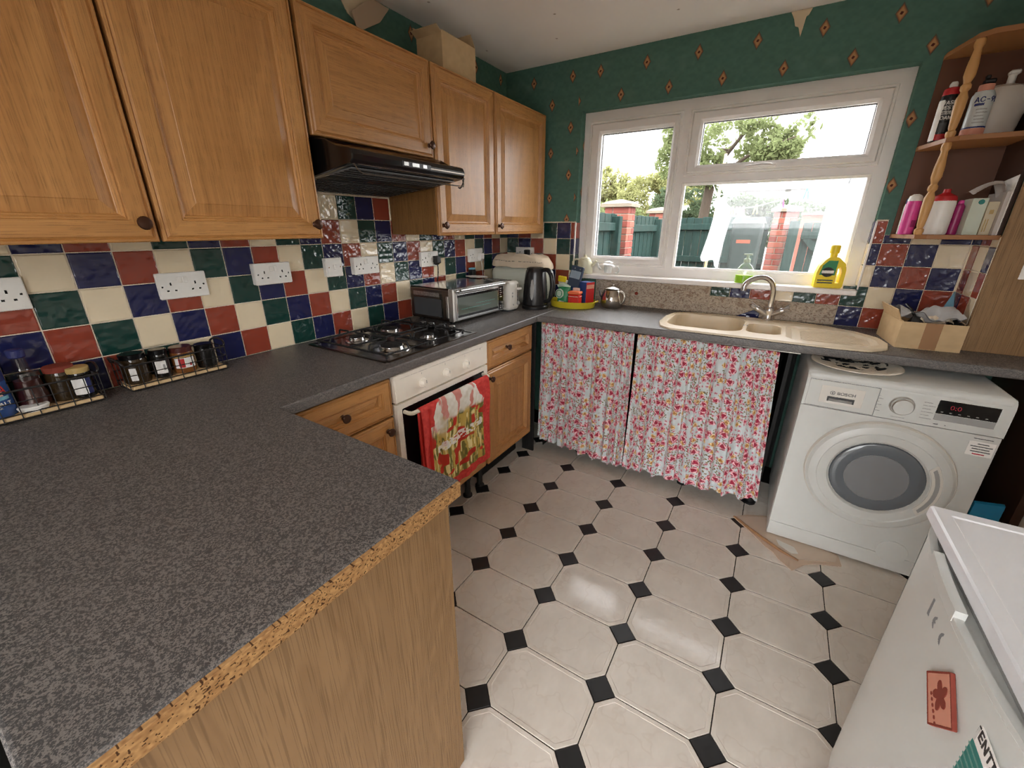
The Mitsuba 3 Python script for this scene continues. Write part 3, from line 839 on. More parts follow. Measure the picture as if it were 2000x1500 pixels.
m_, uv_ = cloth(tea, 110, 60)
tw = thing('tea_towel', 'red and straw-coloured printed tea towel hanging on the oven rail', 'tea towel')
add(tw, 'front', m_, 'towel_print', True, uv=uv_)


def tea_side(u, v):
    y = -1.662 + .052 * u
    x = .6365 + .006 * np.sin(u * 14 + v) + .004
    return x - .012 * (1 - u), y + .010 * v, .700 - v * .448


m_, uv_ = cloth(tea_side, 24, 30)
add(tw, 'folded_edge', m_, 'tea_red', True)
mat('tea_red', (196, 58, 54), .95, spec=.1)


def tea_back(u, v):
    return .6165 + .002 * np.sin(u * 21), -1.650 + .462 * u, .705 - v * .36


m_, uv_ = cloth(tea_back, 40, 12)
add(tw, 'back', m_, 'towel_print', True, uv=uv_)

# ---------------------------------------------------------------- sockets and switch
def socket(y0, y1, z0, z1, label, deep=.030, kind='double', plug=None, side='x'):
    n = 'light_switch' if kind == 'switch' else 'wall_socket'
    s = thing(n, label, 'switch' if kind == 'switch' else 'socket', None if kind == 'switch' else 'white double sockets on the tiled walls')
    d0, d1 = .0075, .0075 + deep
    if side == 'x':
        B = lambda a, b, c, d, e, f, r=0: bx(e, f, a, b, c, d, r)
    else:
        B = lambda a, b, c, d, e, f, r=0: bx(a, b, -f, -e, c, d, r)
    add(s, 'box', B(y0 + .001, y1 - .001, z0 + .001, z1 - .001, d0, d1 - .007, .002), 'white_plastic')
    add(s, 'face_plate', B(y0, y1, z0, z1, d1 - .0075, d1, .0022), 'white_plastic')
    yc, zc = (y0 + y1) / 2, (z0 + z1) / 2
    if kind == 'switch':
        add(s, 'rocker', B(yc - .0055, yc + .0055, zc - .011, zc + .013, d1 - .001, d1 + .004, .002), 'white_plastic')
        add(s, 'screw', cat(B(yc - .032, yc - .0275, zc - .002, zc + .0025, d1 - .001, d1 + .0004), B(yc + .0275, yc + .032, zc - .002, zc + .0025, d1 - .001, d1 + .0004)), 'brass')
        return
    hs = []
    for c in (yc - .036, yc + .036):
        hs += [B(c - .0022, c + .0022, zc + .002, zc + .011, d1 - .001, d1 + .0003), B(c - .0145, c - .0080, zc - .0175, zc - .0125, d1 - .001, d1 + .0003), B(c + .0080, c + .0145, zc - .0175, zc - .0125, d1 - .001, d1 + .0003)]
    hs += [B(y0 + .0095, y0 + .0145, zc - .004, zc + .001, d1 - .001, d1 + .0003), B(y1 - .0145, y1 - .0095, zc - .004, zc + .001, d1 - .001, d1 + .0003)]
    add(s, 'pin_hole', cat(hs), 'dark_hole')
    for c in (yc - .0085, yc + .0085):
        add(s, 'rocker', B(c - .0065, c + .0065, zc + .007, zc + .029, d1 - .001, d1 + .0035, .0015), 'white_plastic')


socket(-2.607, -2.461, 1.179, 1.264, 'white double socket at the left picture edge, above the salt tub', .016)
socket(-2.173, -2.028, 1.161, 1.246, 'white double socket above the wire basket of jars', .016)
socket(-1.866, -1.720, 1.176, 1.258, 'white double socket second along from the basket of jars, left of the light switch')
socket(-1.553, -1.471, 1.179, 1.261, 'single white switch plate between two double sockets above the hob', kind='switch')
socket(-1.406, -1.258, 1.176, 1.257, 'white double socket above the back of the hob, right of the switch plate')
socket(-.944, -.800, 1.178, 1.261, 'white double socket with one black plug, above the toaster oven', .020)
socket(-.497, -.350, 1.176, 1.261, 'white double socket with a white plug, in the corner behind the white toaster', .020)
socket(.093, .238, 1.176, 1.258, 'white double socket on the window wall behind the bread maker, with a black plug', .020, side='y')


def plug(name, x, y, z, m, label, cordpts, side='x', lead=.0032):
    p = thing(name, label, 'plug')
    if side == 'x':
        body = hull(np.vstack([np.array([(x, y + a * .019, z + b * .022 - .002) for a in (-1, 1) for b in (-1, 1)]), np.array([(x + .028, y + a * .014, z + b * .017) for a in (-1, 1) for b in (-1, 1)]), [(x + .012, y - .012, z - .030), (x + .012, y + .012, z - .030)]]))
    else:
        body = hull(np.vstack([np.array([(x + a * .019, y, z + b * .022 - .002) for a in (-1, 1) for b in (-1, 1)]), np.array([(x + a * .014, y - .028, z + b * .017) for a in (-1, 1) for b in (-1, 1)]), [(x - .012, y - .012, z - .030), (x + .012, y - .012, z - .030)]]))
    add(p, 'body', body, m, 30)
    add(p, 'lead', tube(cordpts, lead, 7, sub=30), m, 60)


plug('mains_plug', .028, -.826, 1.214, 'black_plastic', 'black mains plug with lead behind the toaster oven', [(.040, -.826, 1.186), (.044, -.827, 1.15), (.036, -.828, 1.10), (.022, -.832, 1.05), (.016, -.84, 1.0), (.016, -.85, .93)])
plug('mains_plug', .028, -.388, 1.212, 'white_plastic', 'white mains plug with thin lead in the corner socket', [(.040, -.388, 1.184), (.046, -.385, 1.14), (.040, -.372, 1.09), (.028, -.358, 1.04), (.02, -.36, .93)], lead=.0022)
plug('mains_plug', .193, -.028, 1.222, 'black_plastic', 'black mains plug on the window wall above the bread maker', [(.193, -.040, 1.194), (.193, -.044, 1.15), (.18, -.036, 1.05), (.16, -.03, .93)], 'y')
# ================================================================ sink run
sk_ = thing('sink', 'beige one-and-a-half bowl inset sink with drainer', 'sink')
oc = Polygon([(1.330, -.578), (2.02, -.578), (2.13, -.560), (2.195, -.490), (2.213, -.385), (2.195, -.275), (2.130, -.185), (2.02, -.110), (1.88, -.066), (1.40, -.062), (1.32, -.085), (1.262, -.150), (1.243, -.26), (1.247, -.43), (1.275, -.53)]).buffer(-.05).buffer(.05, quad_segs=8)
drain_ = Polygon([(1.868, -.515), (2.10, -.515), (2.165, -.44), (2.165, -.34), (2.10, -.235), (1.97, -.205), (1.868, -.205), (1.838, -.235), (1.838, -.485)]).buffer(-.03).buffer(.03, quad_segs=6)
oc = oc.simplify(.0008)
op = np.array(oc.exterior.coords)[:-1]
if Polygon(op).exterior.is_ccw is False: op = op[::-1]
ccw = lambda g: (lambda a: a if g.exterior.is_ccw else a[::-1])(np.array(g.exterior.coords)[:-1])
rim = loft([op, op, inset(op, .002), inset(op, .007), inset(op, .014)], [.9092, .913, .9175, .9195, .9190], 'xy', cap=False)
b1, b2, dr_ = bowl1.simplify(.0005), bowl2.simplify(.0005), drain_.simplify(.0008)
top = Polygon(inset(op, .014)).difference(b1.buffer(.012)).difference(b2.buffer(.010)).difference(dr_.buffer(.008))
add(sk_, 'rim', cat(rim, tri_fill(top, .9190)), 'sink_beige', 35)


def bowl(g, grow, zs, ins, cap=True):
    p0 = ccw(g.buffer(grow)); p0 = p0[:]
    rings = [inset(p0, i) for i in ins]
    m = loft(rings, zs, 'xy', cap=False)
    return cat(m, tri_fill(Polygon(rings[-1]), zs[-1]))


add(sk_, 'bowl', bowl(b1, .012, [.9190, .9172, .910, .790, .768, .760], [0, .006, .010, .018, .028, .050]), 'sink_beige', 40)
add(sk_, 'bowl', bowl(b2, .010, [.9190, .9172, .910, .830, .815, .810], [0, .005, .008, .012, .018, .030]), 'sink_beige', 40)
dn = add(sk_, 'drainer', bowl(dr_, .008, [.9190, .9178, .9130, .9115], [0, .006, .018, .026]), 'sink_beige', 40)
for y in np.arange(-.47, -.25, .028):
    add(dn, 'ridge', bx(1.89, 2.10 + (.02 if abs(y + .38) < .07 else -.02), y - .0045, y + .0045, .9110, .9137, .0012), 'sink_beige')
add(sk_, 'waste', lathe([(.034, .7605), (.034, .7625), (.028, .7635), (.008, .762)], (1.466, -.30, 0), 20), 'steel', 35)
add(sk_, 'overflow', bx(1.645, 1.664, -.32, -.29, .9165, .9186, .001), 'grey_plastic')

tp_ = thing('mixer_tap', 'chrome swan-neck mixer tap with two lever heads behind the sink', 'tap')
bx_, by_ = 1.745, -.098
add(tp_, 'body', lathe([(.026, .9190), (.027, .924), (.022, .932), (.020, .955), (.024, .968), (.021, .985), (.0155, .992)], (bx_, by_, 0), 24), 'chrome', 35)
add(tp_, 'spout', tube([(bx_, by_, .985), (bx_ + .001, by_ - .002, 1.03), (bx_ - .001, by_ - .010, 1.075), (bx_ - .016, by_ - .026, 1.120), (bx_ - .052, by_ - .052, 1.146), (bx_ - .096, by_ - .080, 1.142), (bx_ - .128, by_ - .098, 1.120), (bx_ - .137, by_ - .104, 1.090)], [.0125] * 26 + [.0128] * 10 + [.0118] * 4, 14, sub=40), 'chrome', 60)
add(tp_, 'nozzle', cyl((bx_ - .1365, by_ - .1035, 1.094), (bx_ - .1378, by_ - .1045, 1.078), .0138, .0128, 16), 'chrome', 35)
for s in (-1, 1):
    a = np.array([bx_ + s * .012, by_ - .004, .950]); e = a + np.array([s * .042, -.010, .026])
    hd = add(tp_, 'valve', cyl(a, e, .0125, .0150, 16), 'chrome', 35)
    f_ = e + np.array([s * .034, -.006, .022])
    add(hd, 'lever', cat(cyl(e, e + (f_ - e) * .3, .0165, .0150, 16), *[cyl(e + (f_ - e) * .2 + np.array([0, dy, dz]), f_ + np.array([0, dy, dz]) * 1.4, .0055, .0042, 8) for dy, dz in ((.009, 0), (-.009, 0), (0, .010), (0, -.010))]), 'chrome', 35)

# floral curtains hanging under the worktop
def curtain(x0, x1, nfold, seed, zb, ytop):
    r_ = random.Random(seed); ph = [r_.uniform(0, 6.3) for _ in range(6)]
    n = 240; u = np.linspace(0, 1, n)
    base = .016 * np.sin(u * nfold * 6.283 + ph[0] + .9 * np.sin(u * 9 + ph[1])) + .009 * np.sin(u * nfold * 15 + ph[2]) + .008 * np.sin(u * 7 + ph[3])
    vs = np.linspace(0, 1, 34); P = []; UV = []
    for v in vs:
        g = .35 + .65 * v ** .7
        x = x0 + (x1 - x0) * u + .010 * g * np.sin(u * nfold * 9 + ph[4]) * (1 - u) * u * 4 + (.05 * v * (u if x1 > 1.5 else .25 * u))
        y = ytop + .0008 * n * 0 + base * g - .030 * v ** 2
        bot = np.array([zb(q) for q in u])
        z = .858 - v * (.858 - bot)
        P.append(np.stack([x, y, z], 1))
        s = np.concatenate([[0], np.cumsum(np.hypot(np.diff(x0 + (x1 - x0) * u), np.diff(base) * 1.0))])
        UV.append(np.stack([s + seed * .37, (.858 - z)], 1))
    P = np.array(P); UV = np.array(UV); m = len(vs)
    i, j = np.meshgrid(np.arange(m - 1), np.arange(n - 1), indexing='ij'); a = (i * n + j).ravel()
    F = np.vstack([np.stack([a, a + 1, a + n + 1], 1), np.stack([a, a + n + 1, a + n], 1)])
    return trimesh.Trimesh(P.reshape(-1, 3), F, process=False), UV.reshape(-1, 2)


for x0, x1, nf, sd, zb, lab in ((.588, 1.154, 8, 3, lambda q: .104 - .050 * min(1, q * 1.6) + .006 * math.sin(q * 34), 'left rose-print curtain hung under the sink worktop next to the oven cabinets'),
                                (1.174, 1.822, 8, 5, lambda q: .056 + .030 * q * q + .007 * math.sin(q * 38 + 1), 'right rose-print curtain hung under the sink beside the washing machine')):
    m_, uv_ = curtain(x0, x1, nf, sd, zb, -.545)
    solo('curtain', m_, 'floral', lab, 'curtain', True, uv=uv_)
solo('curtain_rail', cyl((.61, -.533, .862), (1.90, -.533, .862), .005, n=10), 'white_plastic', 'thin white rail under the worktop edge carrying the floral curtains', 'curtain rail', 40)
# dark things under the sink, seen between the curtain and the floor
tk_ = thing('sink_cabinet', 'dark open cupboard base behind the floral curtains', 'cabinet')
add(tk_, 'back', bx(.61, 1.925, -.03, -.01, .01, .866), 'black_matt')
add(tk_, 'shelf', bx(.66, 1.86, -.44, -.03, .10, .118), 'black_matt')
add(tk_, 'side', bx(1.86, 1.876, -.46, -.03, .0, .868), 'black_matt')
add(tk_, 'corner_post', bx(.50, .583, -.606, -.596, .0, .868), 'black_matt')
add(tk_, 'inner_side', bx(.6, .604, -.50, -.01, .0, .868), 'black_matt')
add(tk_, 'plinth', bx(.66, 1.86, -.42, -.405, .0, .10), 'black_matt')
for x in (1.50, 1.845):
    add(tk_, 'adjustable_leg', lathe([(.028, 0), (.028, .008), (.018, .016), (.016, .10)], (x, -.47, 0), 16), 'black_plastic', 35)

# ---------------------------------------------------------------- washing machine
wm = thing('washing_machine', 'white front-loading washing machine under the worktop', 'washing machine')
X0, X1, YF, YB, ZH = 1.931, 2.533, -.708, -.14, .838
add(wm, 'body', bx(X0, X1, YF + .020, YB, .012, .812, .004), 'appliance_white')
add(wm, 'top', rb(X0 - .001, X1 + .001, YF - .002, YB, .796, ZH, .018, 2), 'appliance_white', 40)
prof = np.array([(YF + .020, .690), (YF + .020, .830), (YF + .010, .826), (YF + .001, .815), (YF - .003, .800), (YF - .003, .6905)])
add(wm, 'control_panel', loft([inset(prof[::-1], .0015), prof[::-1], prof[::-1], inset(prof[::-1], .0015)], [X0, X0 + .002, X1 - .002, X1], 'yz'), 'appliance_white', 30)
fp = sbox(X0 + .001, .085, X1 - .001, .687).difference(Polygon([(2.237 + .205 * math.cos(a), .437 + .205 * math.sin(a)) for a in np.linspace(0, 6.2832, 64)[:-1]]))
add(wm, 'front_panel', ext(fp, YF, YF + .022, 'xz'), 'appliance_white')
add(wm, 'plinth', bx(X0 + .001, X1 - .001, YF, YF + .022, .012, .083, .0015), 'appliance_white')
add(wm, 'filter_cover', place(lathe([(.052, 0), (.052, .0022), (.049, .0035), (0.0, .0040)], n=36), (2.375, YF, .105), (1, 0, 0), (0, 0, 1)), 'appliance_white', 30)
add(wm, 'foot', cyl((X0 + .05, YF + .06, .0086), (X0 + .05, YF + .06, .013), .02), 'black_plastic')
add(wm, 'foot', cyl((X1 - .05, YF + .06, 0), (X1 - .05, YF + .06, .013), .02), 'black_plastic')
add(wm, 'foot', cyl((X0 + .05, YB - .06, 0), (X0 + .05, YB - .06, .013), .02), 'black_plastic')
add(wm, 'foot', cyl((X1 - .05, YB - .06, 0), (X1 - .05, YB - .06, .013), .02), 'black_plastic')
PL = lambda m, x, z, y=YF: place(m, (x, y, z), (1, 0, 0), (0, 0, 1))
dc = (2.237, .437)
dd = add(wm, 'door', PL(lathe([(.236, 0), (.237, .008), (.233, .020), (.222, .030), (.205, .035), (.196, .036), (.192, .0335), (.172, .0325), (.160, .030), (.154, .022), (.152, .004), (.152, -.02)], n=72, cap=False), *dc), 'appliance_white', 25)
add(dd, 'outer_ring', PL(lathe([(.2372, .001), (.2392, .004), (.2392, .010), (.2345, .0195), (.2338, .0190)], n=72), *dc), 'dirty_white', 40)
add(dd, 'glass', PL(lathe([(.152, .020), (.146, .026), (.125, .030), (.09, .026), (.05, .010), (0, .004)], n=56), *dc), 'door_glass', True)
mat('door_glass', (88, 94, 99), .08, spec=.7, clearcoat=1.0)
add(dd, 'inner_rim', PL(lathe([(.099, .0266), (.1005, .0288), (.102, .0280)], n=56), *dc), 'grey_plastic', 30)
hp = [(.196 * math.cos(a), .196 * math.sin(a)) for a in np.linspace(-.66, .62, 18)] + [(.163 * math.cos(a), .163 * math.sin(a)) for a in np.linspace(.55, -.60, 18)]
add(dd, 'grip', PL(ext(Polygon(hp).buffer(-.004).buffer(.004), .0315, .0350), *dc), 'dirty_white', 30)
add(dd, 'grip_recess', PL(ext(Polygon(hp).buffer(-.010), .0345, .0354), *dc), 'mid_grey')
dw = add(wm, 'detergent_drawer', bx(1.942, 2.168, YF - .0052, YF + .004, .6935, .806, .002), 'appliance_white')
add(dw, 'seam', cat(bx(1.940, 2.170, YF - .0034, YF + .002, .6915, .6935), bx(2.1675, 2.170, YF - .0034, YF + .002, .6915, .806), bx(1.940, 2.170, YF - .0034, YF + .002, .806, .8075)), 'grey_plastic')
add(dw, 'grip', bx(1.985, 2.128, YF - .0058, YF - .003, .712, .788, .002), 'dirty_white')
add(dw, 'grip_slot', bx(2.012, 2.102, YF - .0064, YF - .004, .722, .744, .0015), 'dark_grey')
add(dw, 'grip_bar', bx(2.018, 2.096, YF - .0070, YF - .005, .7225, .7345, .001), 'chrome')
add(dw, 'logo', cat(text('BOSCH', .0115, (2.040, YF - .0058, .754), (1, 0, 0), (0, 0, 1), bold=True, squeeze=1.1), PL(cat([ext(Polygon([(r * math.cos(a), r * math.sin(a)) for a in np.linspace(0, 6.28, 25)[:-1]]).buffer(.0004).difference(Polygon([((r - .0014) * math.cos(a), (r - .0014) * math.sin(a)) for a in np.linspace(0, 6.28, 25)[:-1]])), 0, .0006) for r in (.0080,)] + [ext(sbox(-.0012, -.004, .0012, .004), 0, .0006), ext(sbox(-.0035, -.0008, .0035, .0008), 0, .0006)]), 2.026, .7595, YF - .0058)), 'grey_print')
kn_ = add(wm, 'dial', PL(lathe([(.0365, 0), (.0375, .004), (.0365, .007), (.0340, .009), (.0322, .022), (.0290, .025), (.020, .0255)], n=40), 2.243, .752, YF - .003), 'brushed', 30)
add(kn_, 'dial_face', PL(lathe([(.029, .0248), (.0285, .0262), (.015, .0266)], n=40), 2.243, .752, YF - .003), 'appliance_white', 30)
pr = [bx(2.243 + sx * .058 - (.034 if sx < 0 else 0), 2.243 + sx * .058 + (0 if sx < 0 else .034) - (.010 if k % 2 else 0), YF - .0034, YF - .0028, .716 + k * .0125, .7185 + k * .0125) for sx in (-1, 1) for k in range(6)]
pr += [bx(2.222, 2.262, YF - .0034, YF - .0028, .7015, .7035)]
add(wm, 'programme_print', cat(pr), 'mid_grey', kind='stuff')
ds = add(wm, 'display', bx(2.340, 2.500, YF - .0052, YF + .002, .745, .797, .0012), 'black_gloss')
add(ds, 'digits', text('0:0', .0150, (2.372, YF - .0056, .7665), (1, 0, 0), (0, 0, 1)), 'lcd_red')
add(ds, 'symbols', cat([bx(2.352 + k * .0235, 2.359 + k * .0235, YF - .0058, YF - .005, .7515, .7545) for k in range(6)]), 'mid_grey')
add(wm, 'button_bar', bx(2.340, 2.500, YF - .0050, YF + .002, .7185, .7435, .0012), 'mid_grey')
st = add(wm, 'sticker', bx(2.457, 2.526, YF - .0012, YF, .606, .662), 'white_paper')
for k, (w_, dx, s) in enumerate(((.030, .020, ''), (.058, .004, ''), (.046, .010, ''), (.052, .008, ''), (.032, .016, ''))):
    add(st, 'print', bx(2.459 + dx, 2.459 + dx + w_, YF - .0016, YF - .001, .6515 - k * .0100, .6555 - k * .0100), 'grey_print' if k < 4 else 'lcd_red')
add(wm, 'small_print', cat(bx(2.465, 2.515, YF - .0004, YF + .0002, .672, .675), bx(2.345, 2.358, YF - .0034, YF - .002, .700, .704), bx(2.376, 2.380, YF - .0034, YF - .002, .700, .703)), 'grey_print', kind='stuff')
# decorated plate resting on it
pt = thing('serving_plate', 'cream oval-edged plate with a dark leaf pattern lying on the washing machine', 'plate')
add(pt, 'dish', lathe([(.03, .8385), (.07, .8390), (.10, .8405), (.148, .8530), (.1560, .8565), (.1555, .8585), (.148, .8570), (.118, .8460), (.10, .8440), (.0, .8435)], (2.094, -.560, 0), 64), 'plate_print', 30)
# torn sheet of old floor covering in front of the machine
P2 = np.array([(1.785, -.655), (1.845, -.60), (1.930, -.56), (2.215, -.705), (2.222, -.775), (2.12, -.822), (2.085, -.850), (2.036, -.918), (1.985, -.868), (1.965, -.835), (1.935, -.815), (1.915, -.79), (1.87, -.74)])
fl = thing('torn_vinyl', 'torn curled scrap of beige floor vinyl on the tiles by the washing machine', 'floor covering')
add(fl, 'sheet', ext(Polygon(P2), .0006, .0044), 'vinyl_under')
add(fl, 'curled_edge', tube([(1.787, -.655, .007), (1.86, -.722, .011), (1.925, -.775, .014), (1.990, -.812, .010), (2.06, -.842, .007)], [.004, .006, .007, .006, .003], 8), 'tape_brown', 50)
add(fl, 'top_layer', ext(Polygon([(1.80, -.645), (1.93, -.575), (2.21, -.715), (2.20, -.765), (2.06, -.832), (1.99, -.800), (1.93, -.765), (1.86, -.705)]), .0046, .0072), 'terr_vinyl')
add(fl, 'white_tear', ext(Polygon([(1.975, -.735), (2.045, -.755), (2.062, -.795), (2.035, -.808), (1.985, -.775)]), .0074, .0084), 'dirty_white')
mat('terr_vinyl', (196, 178, 160), .6)

# ---------------------------------------------------------------- fridge
fg = thing('fridge', 'white undercounter fridge with curved door at the lower right', 'fridge')
FX0, FX1, FY0, FY1 = 2.118, 2.665, -2.205, -1.668
add(fg, 'body', bx(FX0 + .004, FX1, FY0, FY1, .02, .822, .003), 'appliance_white')
tq = np.array([(FX0 - .018, FY0 - .002), (FX1, FY0 - .002), (FX1, FY1 + .002), (FX0 - .018, FY1 + .002)])
add(fg, 'top', loft([inset(tq, .004), inset(tq, .0005), tq, inset(tq, .001), inset(tq, .004), inset(tq, .026), inset(tq, .029), inset(tq, .032)], [.8225, .824, .828, .846, .850, .850, .8478, .8470]), 'fridge_top', 20)
mat('fridge_top', (222, 224, 228), .2)
n_ = 25; t_ = np.linspace(FY1 - .001, FY0 + .001, n_); yc_ = (FY0 + FY1) / 2
arc = [(FX0 - .004 - .034 * (1 - ((y - yc_) / (FY1 - yc_)) ** 2) ** .8, y) for y in t_]
dp = np.array([(FX0 + .0, FY1 - .001)] + arc[1:-1] + [(FX0 + .0, FY0 + .001)])
dp = dp if Polygon(dp).exterior.is_ccw else dp[::-1]
door_ = add(fg, 'door', loft([inset(dp, .0012), dp, dp, inset(dp, .0015)], [.060, .062, .7945, .7965]), 'appliance_white', 30)
fx = lambda y: FX0 - .004 - .034 * max(0, 1 - ((y - yc_) / (FY1 - yc_)) ** 2) ** .8
lipm = np.array([(fx(y) + .000, y) for y in t_] + [(fx(y) + .012, y) for y in t_[::-1]])
lipm = lipm if Polygon(lipm).exterior.is_ccw else lipm[::-1]
add(door_, 'handle_lip', ext(Polygon(lipm), .796, .806), 'appliance_white')
gy = [FY1 - .03 - k * .004 for k in range(24)]
add(door_, 'handle_recess', bx(FX0 - .004, FX0 + .006, FY0 + .004, FY1 - .004, .797, .8215), 'mid_grey')
gp = [(fx(y) - .001, y) for y in np.linspace(-1.79, -1.95, 12)] + [(fx(y) + .014, y) for y in np.linspace(-1.95, -1.79, 12)]
gp = np.array(gp); gp = gp if Polygon(gp).exterior.is_ccw else gp[::-1]
add(door_, 'grip', ext(Polygon(gp), .797, .819), 'appliance_white')
LEN = .018
for s, y, sz in (('L', -1.872, .036), ('e', -1.902, .036), ('c', -1.938, .036)):
    add(door_, 'logo', text(s, sz, (fx(y - .015) - .0006, y, .742), (0.10, -1, 0), (0, 0, 1), squeeze=1.25), 'grey_plastic')
mg = thing('fridge_magnet', 'small diamond-shaped terracotta magnet with a brown leaf motif on the fridge door', 'magnet')
my, mz = -2.018, .700
dm = np.array([(.0, .052), (-.052, 0), (.0, -.052), (.052, .0)]); dm = dm if Polygon(dm).exterior.is_ccw else dm[::-1]
tilt = affinity.rotate(Polygon(dm), 5)
MG = lambda m, d=0: place(m, (fx(my) - .0005 - d, my, mz), (0.03, -1, 0), (0, 0, 1))
add(mg, 'tile', MG(ext(tilt, 0, .005)), 'terracotta')
add(mg, 'edge', MG(ext(tilt.buffer(.0018).difference(tilt.buffer(-.0012)), 0, .0055)), 'rust')
leafp = Polygon([((.010 + .011 * abs(math.cos(a * 2.5))) * math.cos(a), .006 + (.010 + .015 * abs(math.cos(a * 2.5))) * math.sin(a)) for a in np.linspace(0, 6.28, 60)[:-1]])
add(mg, 'motif', MG(ext(leafp.buffer(0), .005, .0058)), 'rust')
add(mg, 'scroll', MG(cat([ext(Polygon([(-.020 + k * .0075 + .0028 * math.cos(a), -.014 - .004 * k + .0028 * math.sin(a)) for a in np.linspace(0, 6.28, 9)[:-1]]), .005, .0057) for k in range(6)])), 'rust')
nt = thing('notice_sticker', 'white and green notice sticker reading ATTENTION on the fridge door', 'sticker')
NT = lambda m, d=0: place(m, (fx(-2.11) - .0006 - d, -2.040, .745), (-.02, -1, 0), (0, 0, 1))
add(nt, 'paper', NT(ext(sbox(0, -.16, .14, .012), 0, .0006)), 'white_paper')
add(nt, 'green_panel', NT(ext(sbox(.004, -.112, .14, -.020), .0006, .0012)), 'print_teal')
tm = meshkit.text_mesh('ATTENTION', .0155, .0006, True); tm.vertices[:, 0] += .012; tm.vertices[:, 1] -= .008; tm.vertices[:, 2] += .0006
add(nt, 'heading', NT(tm), 'black_plastic')
add(nt, 'small_print', NT(cat([ext(sbox(.010, -.032 - k * .0115, .10 + (k * 37 % 30) * .001, -.0285 - k * .0115), .0012, .0015) for k in range(7)])), 'mint', kind='stuff')
bt = thing('dustpan', 'edge of a blue plastic dustpan standing beside the washing machine', 'dustpan')
add(bt, 'pan', hull([(2.555, -.64, .02), (2.645, -.64, .02), (2.555, -.60, .02), (2.645, -.60, .02), (2.560, -.655, .392), (2.640, -.655, .405), (2.560, -.64, .395), (2.640, -.64, .408)]), 'teal_blue')
solo('side_panel', grained(bx(2.690, 2.7165, -.60, -.005, .002, .869, .001), (0, 0, 1))[0], 'dark_wood', 'dark brown panel against the right wall beside the washing machine', 'panel')
# ================================================================ things on the worktop by the wall
ZC = WT1 + .0004


def basket(label, y0, y1, x0, x1):
    k = thing('wire_basket', label, 'basket', 'black wire baskets with wooden bases on the worktop')
    n = 6
    pts = lambda gx, z: [(x0 + gx, y0 + gx, z), (x1 - gx, y0 + gx, z), (x1 - gx, y1 - gx, z), (x0 + gx, y1 - gx, z)]
    add(k, 'wooden_base', bx(x0 + .004, x1 - .004, y0 + .004, y1 - .004, ZC + .004, ZC + .016, .003), 'wood_base')
    add(k, 'foot', cat([bx(x, x + .012, y, y + .012, ZC, ZC + .0045) for x in (x0 + .01, x1 - .022) for y in (y0 + .01, y1 - .022)]), 'steel_rack')
    add(k, 'rim', tube(pts(0, ZC + .083), .0030, 6, closed=True), 'steel_rack', 60)
    add(k, 'lower_rail', cat(tube(pts(0, ZC + .020), .0018, 5, closed=True), tube(pts(0, ZC + .052), .0014, 5, closed=True), tube(pts(.001, ZC + .005), .0018, 5, closed=True)), 'steel_rack')
    ny, nx = int((y1 - y0) / .032), int((x1 - x0) / .034)
    for i in range(ny + 1):
        y = y0 + (y1 - y0) * i / ny
        for x in (x0, x1): add(k, 'wire', wires([[(x, y, ZC + .083), (x, y, ZC + .005)]], .0013), 'steel_rack')
    for i in range(1, nx):
        x = x0 + (x1 - x0) * i / nx
        for y in (y0, y1):
            add(k, 'wire', wires([[(x, y, ZC + .083), (x, y, ZC + .005)]], .0013), 'steel_rack')
    ym, hy = (y0 + y1) / 2, .045
    for y, s in ((y0, -1), (y1, 1)):
        xm = (x0 + x1) / 2
        add(k, 'handle', tube([(xm - hy, y, ZC + .083), (xm - hy * .9, y + s * .006, ZC + .098), (xm, y + s * .010, ZC + .104), (xm + hy * .9, y + s * .006, ZC + .098), (xm + hy, y, ZC + .083)], .0034, 7, sub=16), 'steel_rack', 60)
    return k


basket('black wire basket of jars, the one nearer the hob', -2.345, -2.065, .012, .118)
basket('black wire basket holding the salt tub and sauce bottle, at the left picture edge', -2.74, -2.405, .012, .122)
ZB = ZC + .0165


def jar(name, label, cat_, x, y, r, h, m, lid, lidh=.016, neck=.86, group=None):
    j = thing(name, label, cat_, group)
    add(j, 'glass', lathe([(r * .9, ZB), (r, ZB + .006), (r, ZB + h * .74), (r * neck, ZB + h * .84), (r * neck, ZB + h - lidh * .6)], (x, y, 0), 28), m, 35)
    add(j, 'lid', lathe([(r * neck + .003, ZB + h - lidh), (r * neck + .0035, ZB + h - .002), (r * neck + .001, ZB + h), (0, ZB + h + .0004)], (x, y, 0), 28), lid, 35)
    return j


mat('jar_amber', (46, 34, 18), .1, spec=.7)
mat('jar_black', (18, 17, 15), .08, spec=.7)
AW = math.atan2(-2.737 + 2.2, 1.73)
j = jar('jar', 'wide dark jar with black lid at the near end of the basket of jars', 'jar', .066, -2.306, .034, .094, 'jar_amber', 'black_gloss')
add(j, 'label', band((.066, -2.306), .034, -.75, -.25, ZB + .012, ZB + .052), 'white_paper')
j = jar('jar', 'narrow dark jar with plain white label in the basket of jars', 'jar', .076, -2.242, .024, .094, 'jar_black', 'black_gloss', group=None)
add(j, 'label', band((.076, -2.242), .024, -.95, .25, ZB + .016, ZB + .058), 'white_paper')
add(j, 'barcode', band((.076, -2.242), .0243, -.15, .10, ZB + .026, ZB + .046), 'mid_grey')
j = jar('jar', 'jar with brown lid, amber contents and red-and-white label in the basket', 'jar', .070, -2.178, .0325, .088, 'honey', 'brown_sauce', .018)
add(j, 'label', band((.070, -2.178), .0325, -1.1, .75, ZB + .018, ZB + .052), 'white_paper')
add(j, 'label_red', band((.070, -2.178), .0329, -.75, -.25, ZB + .020, ZB + .050), 'label_red')
add(j, 'label_mark', band((.070, -2.178), .0329, .15, .32, ZB + .024, ZB + .034), 'label_red')
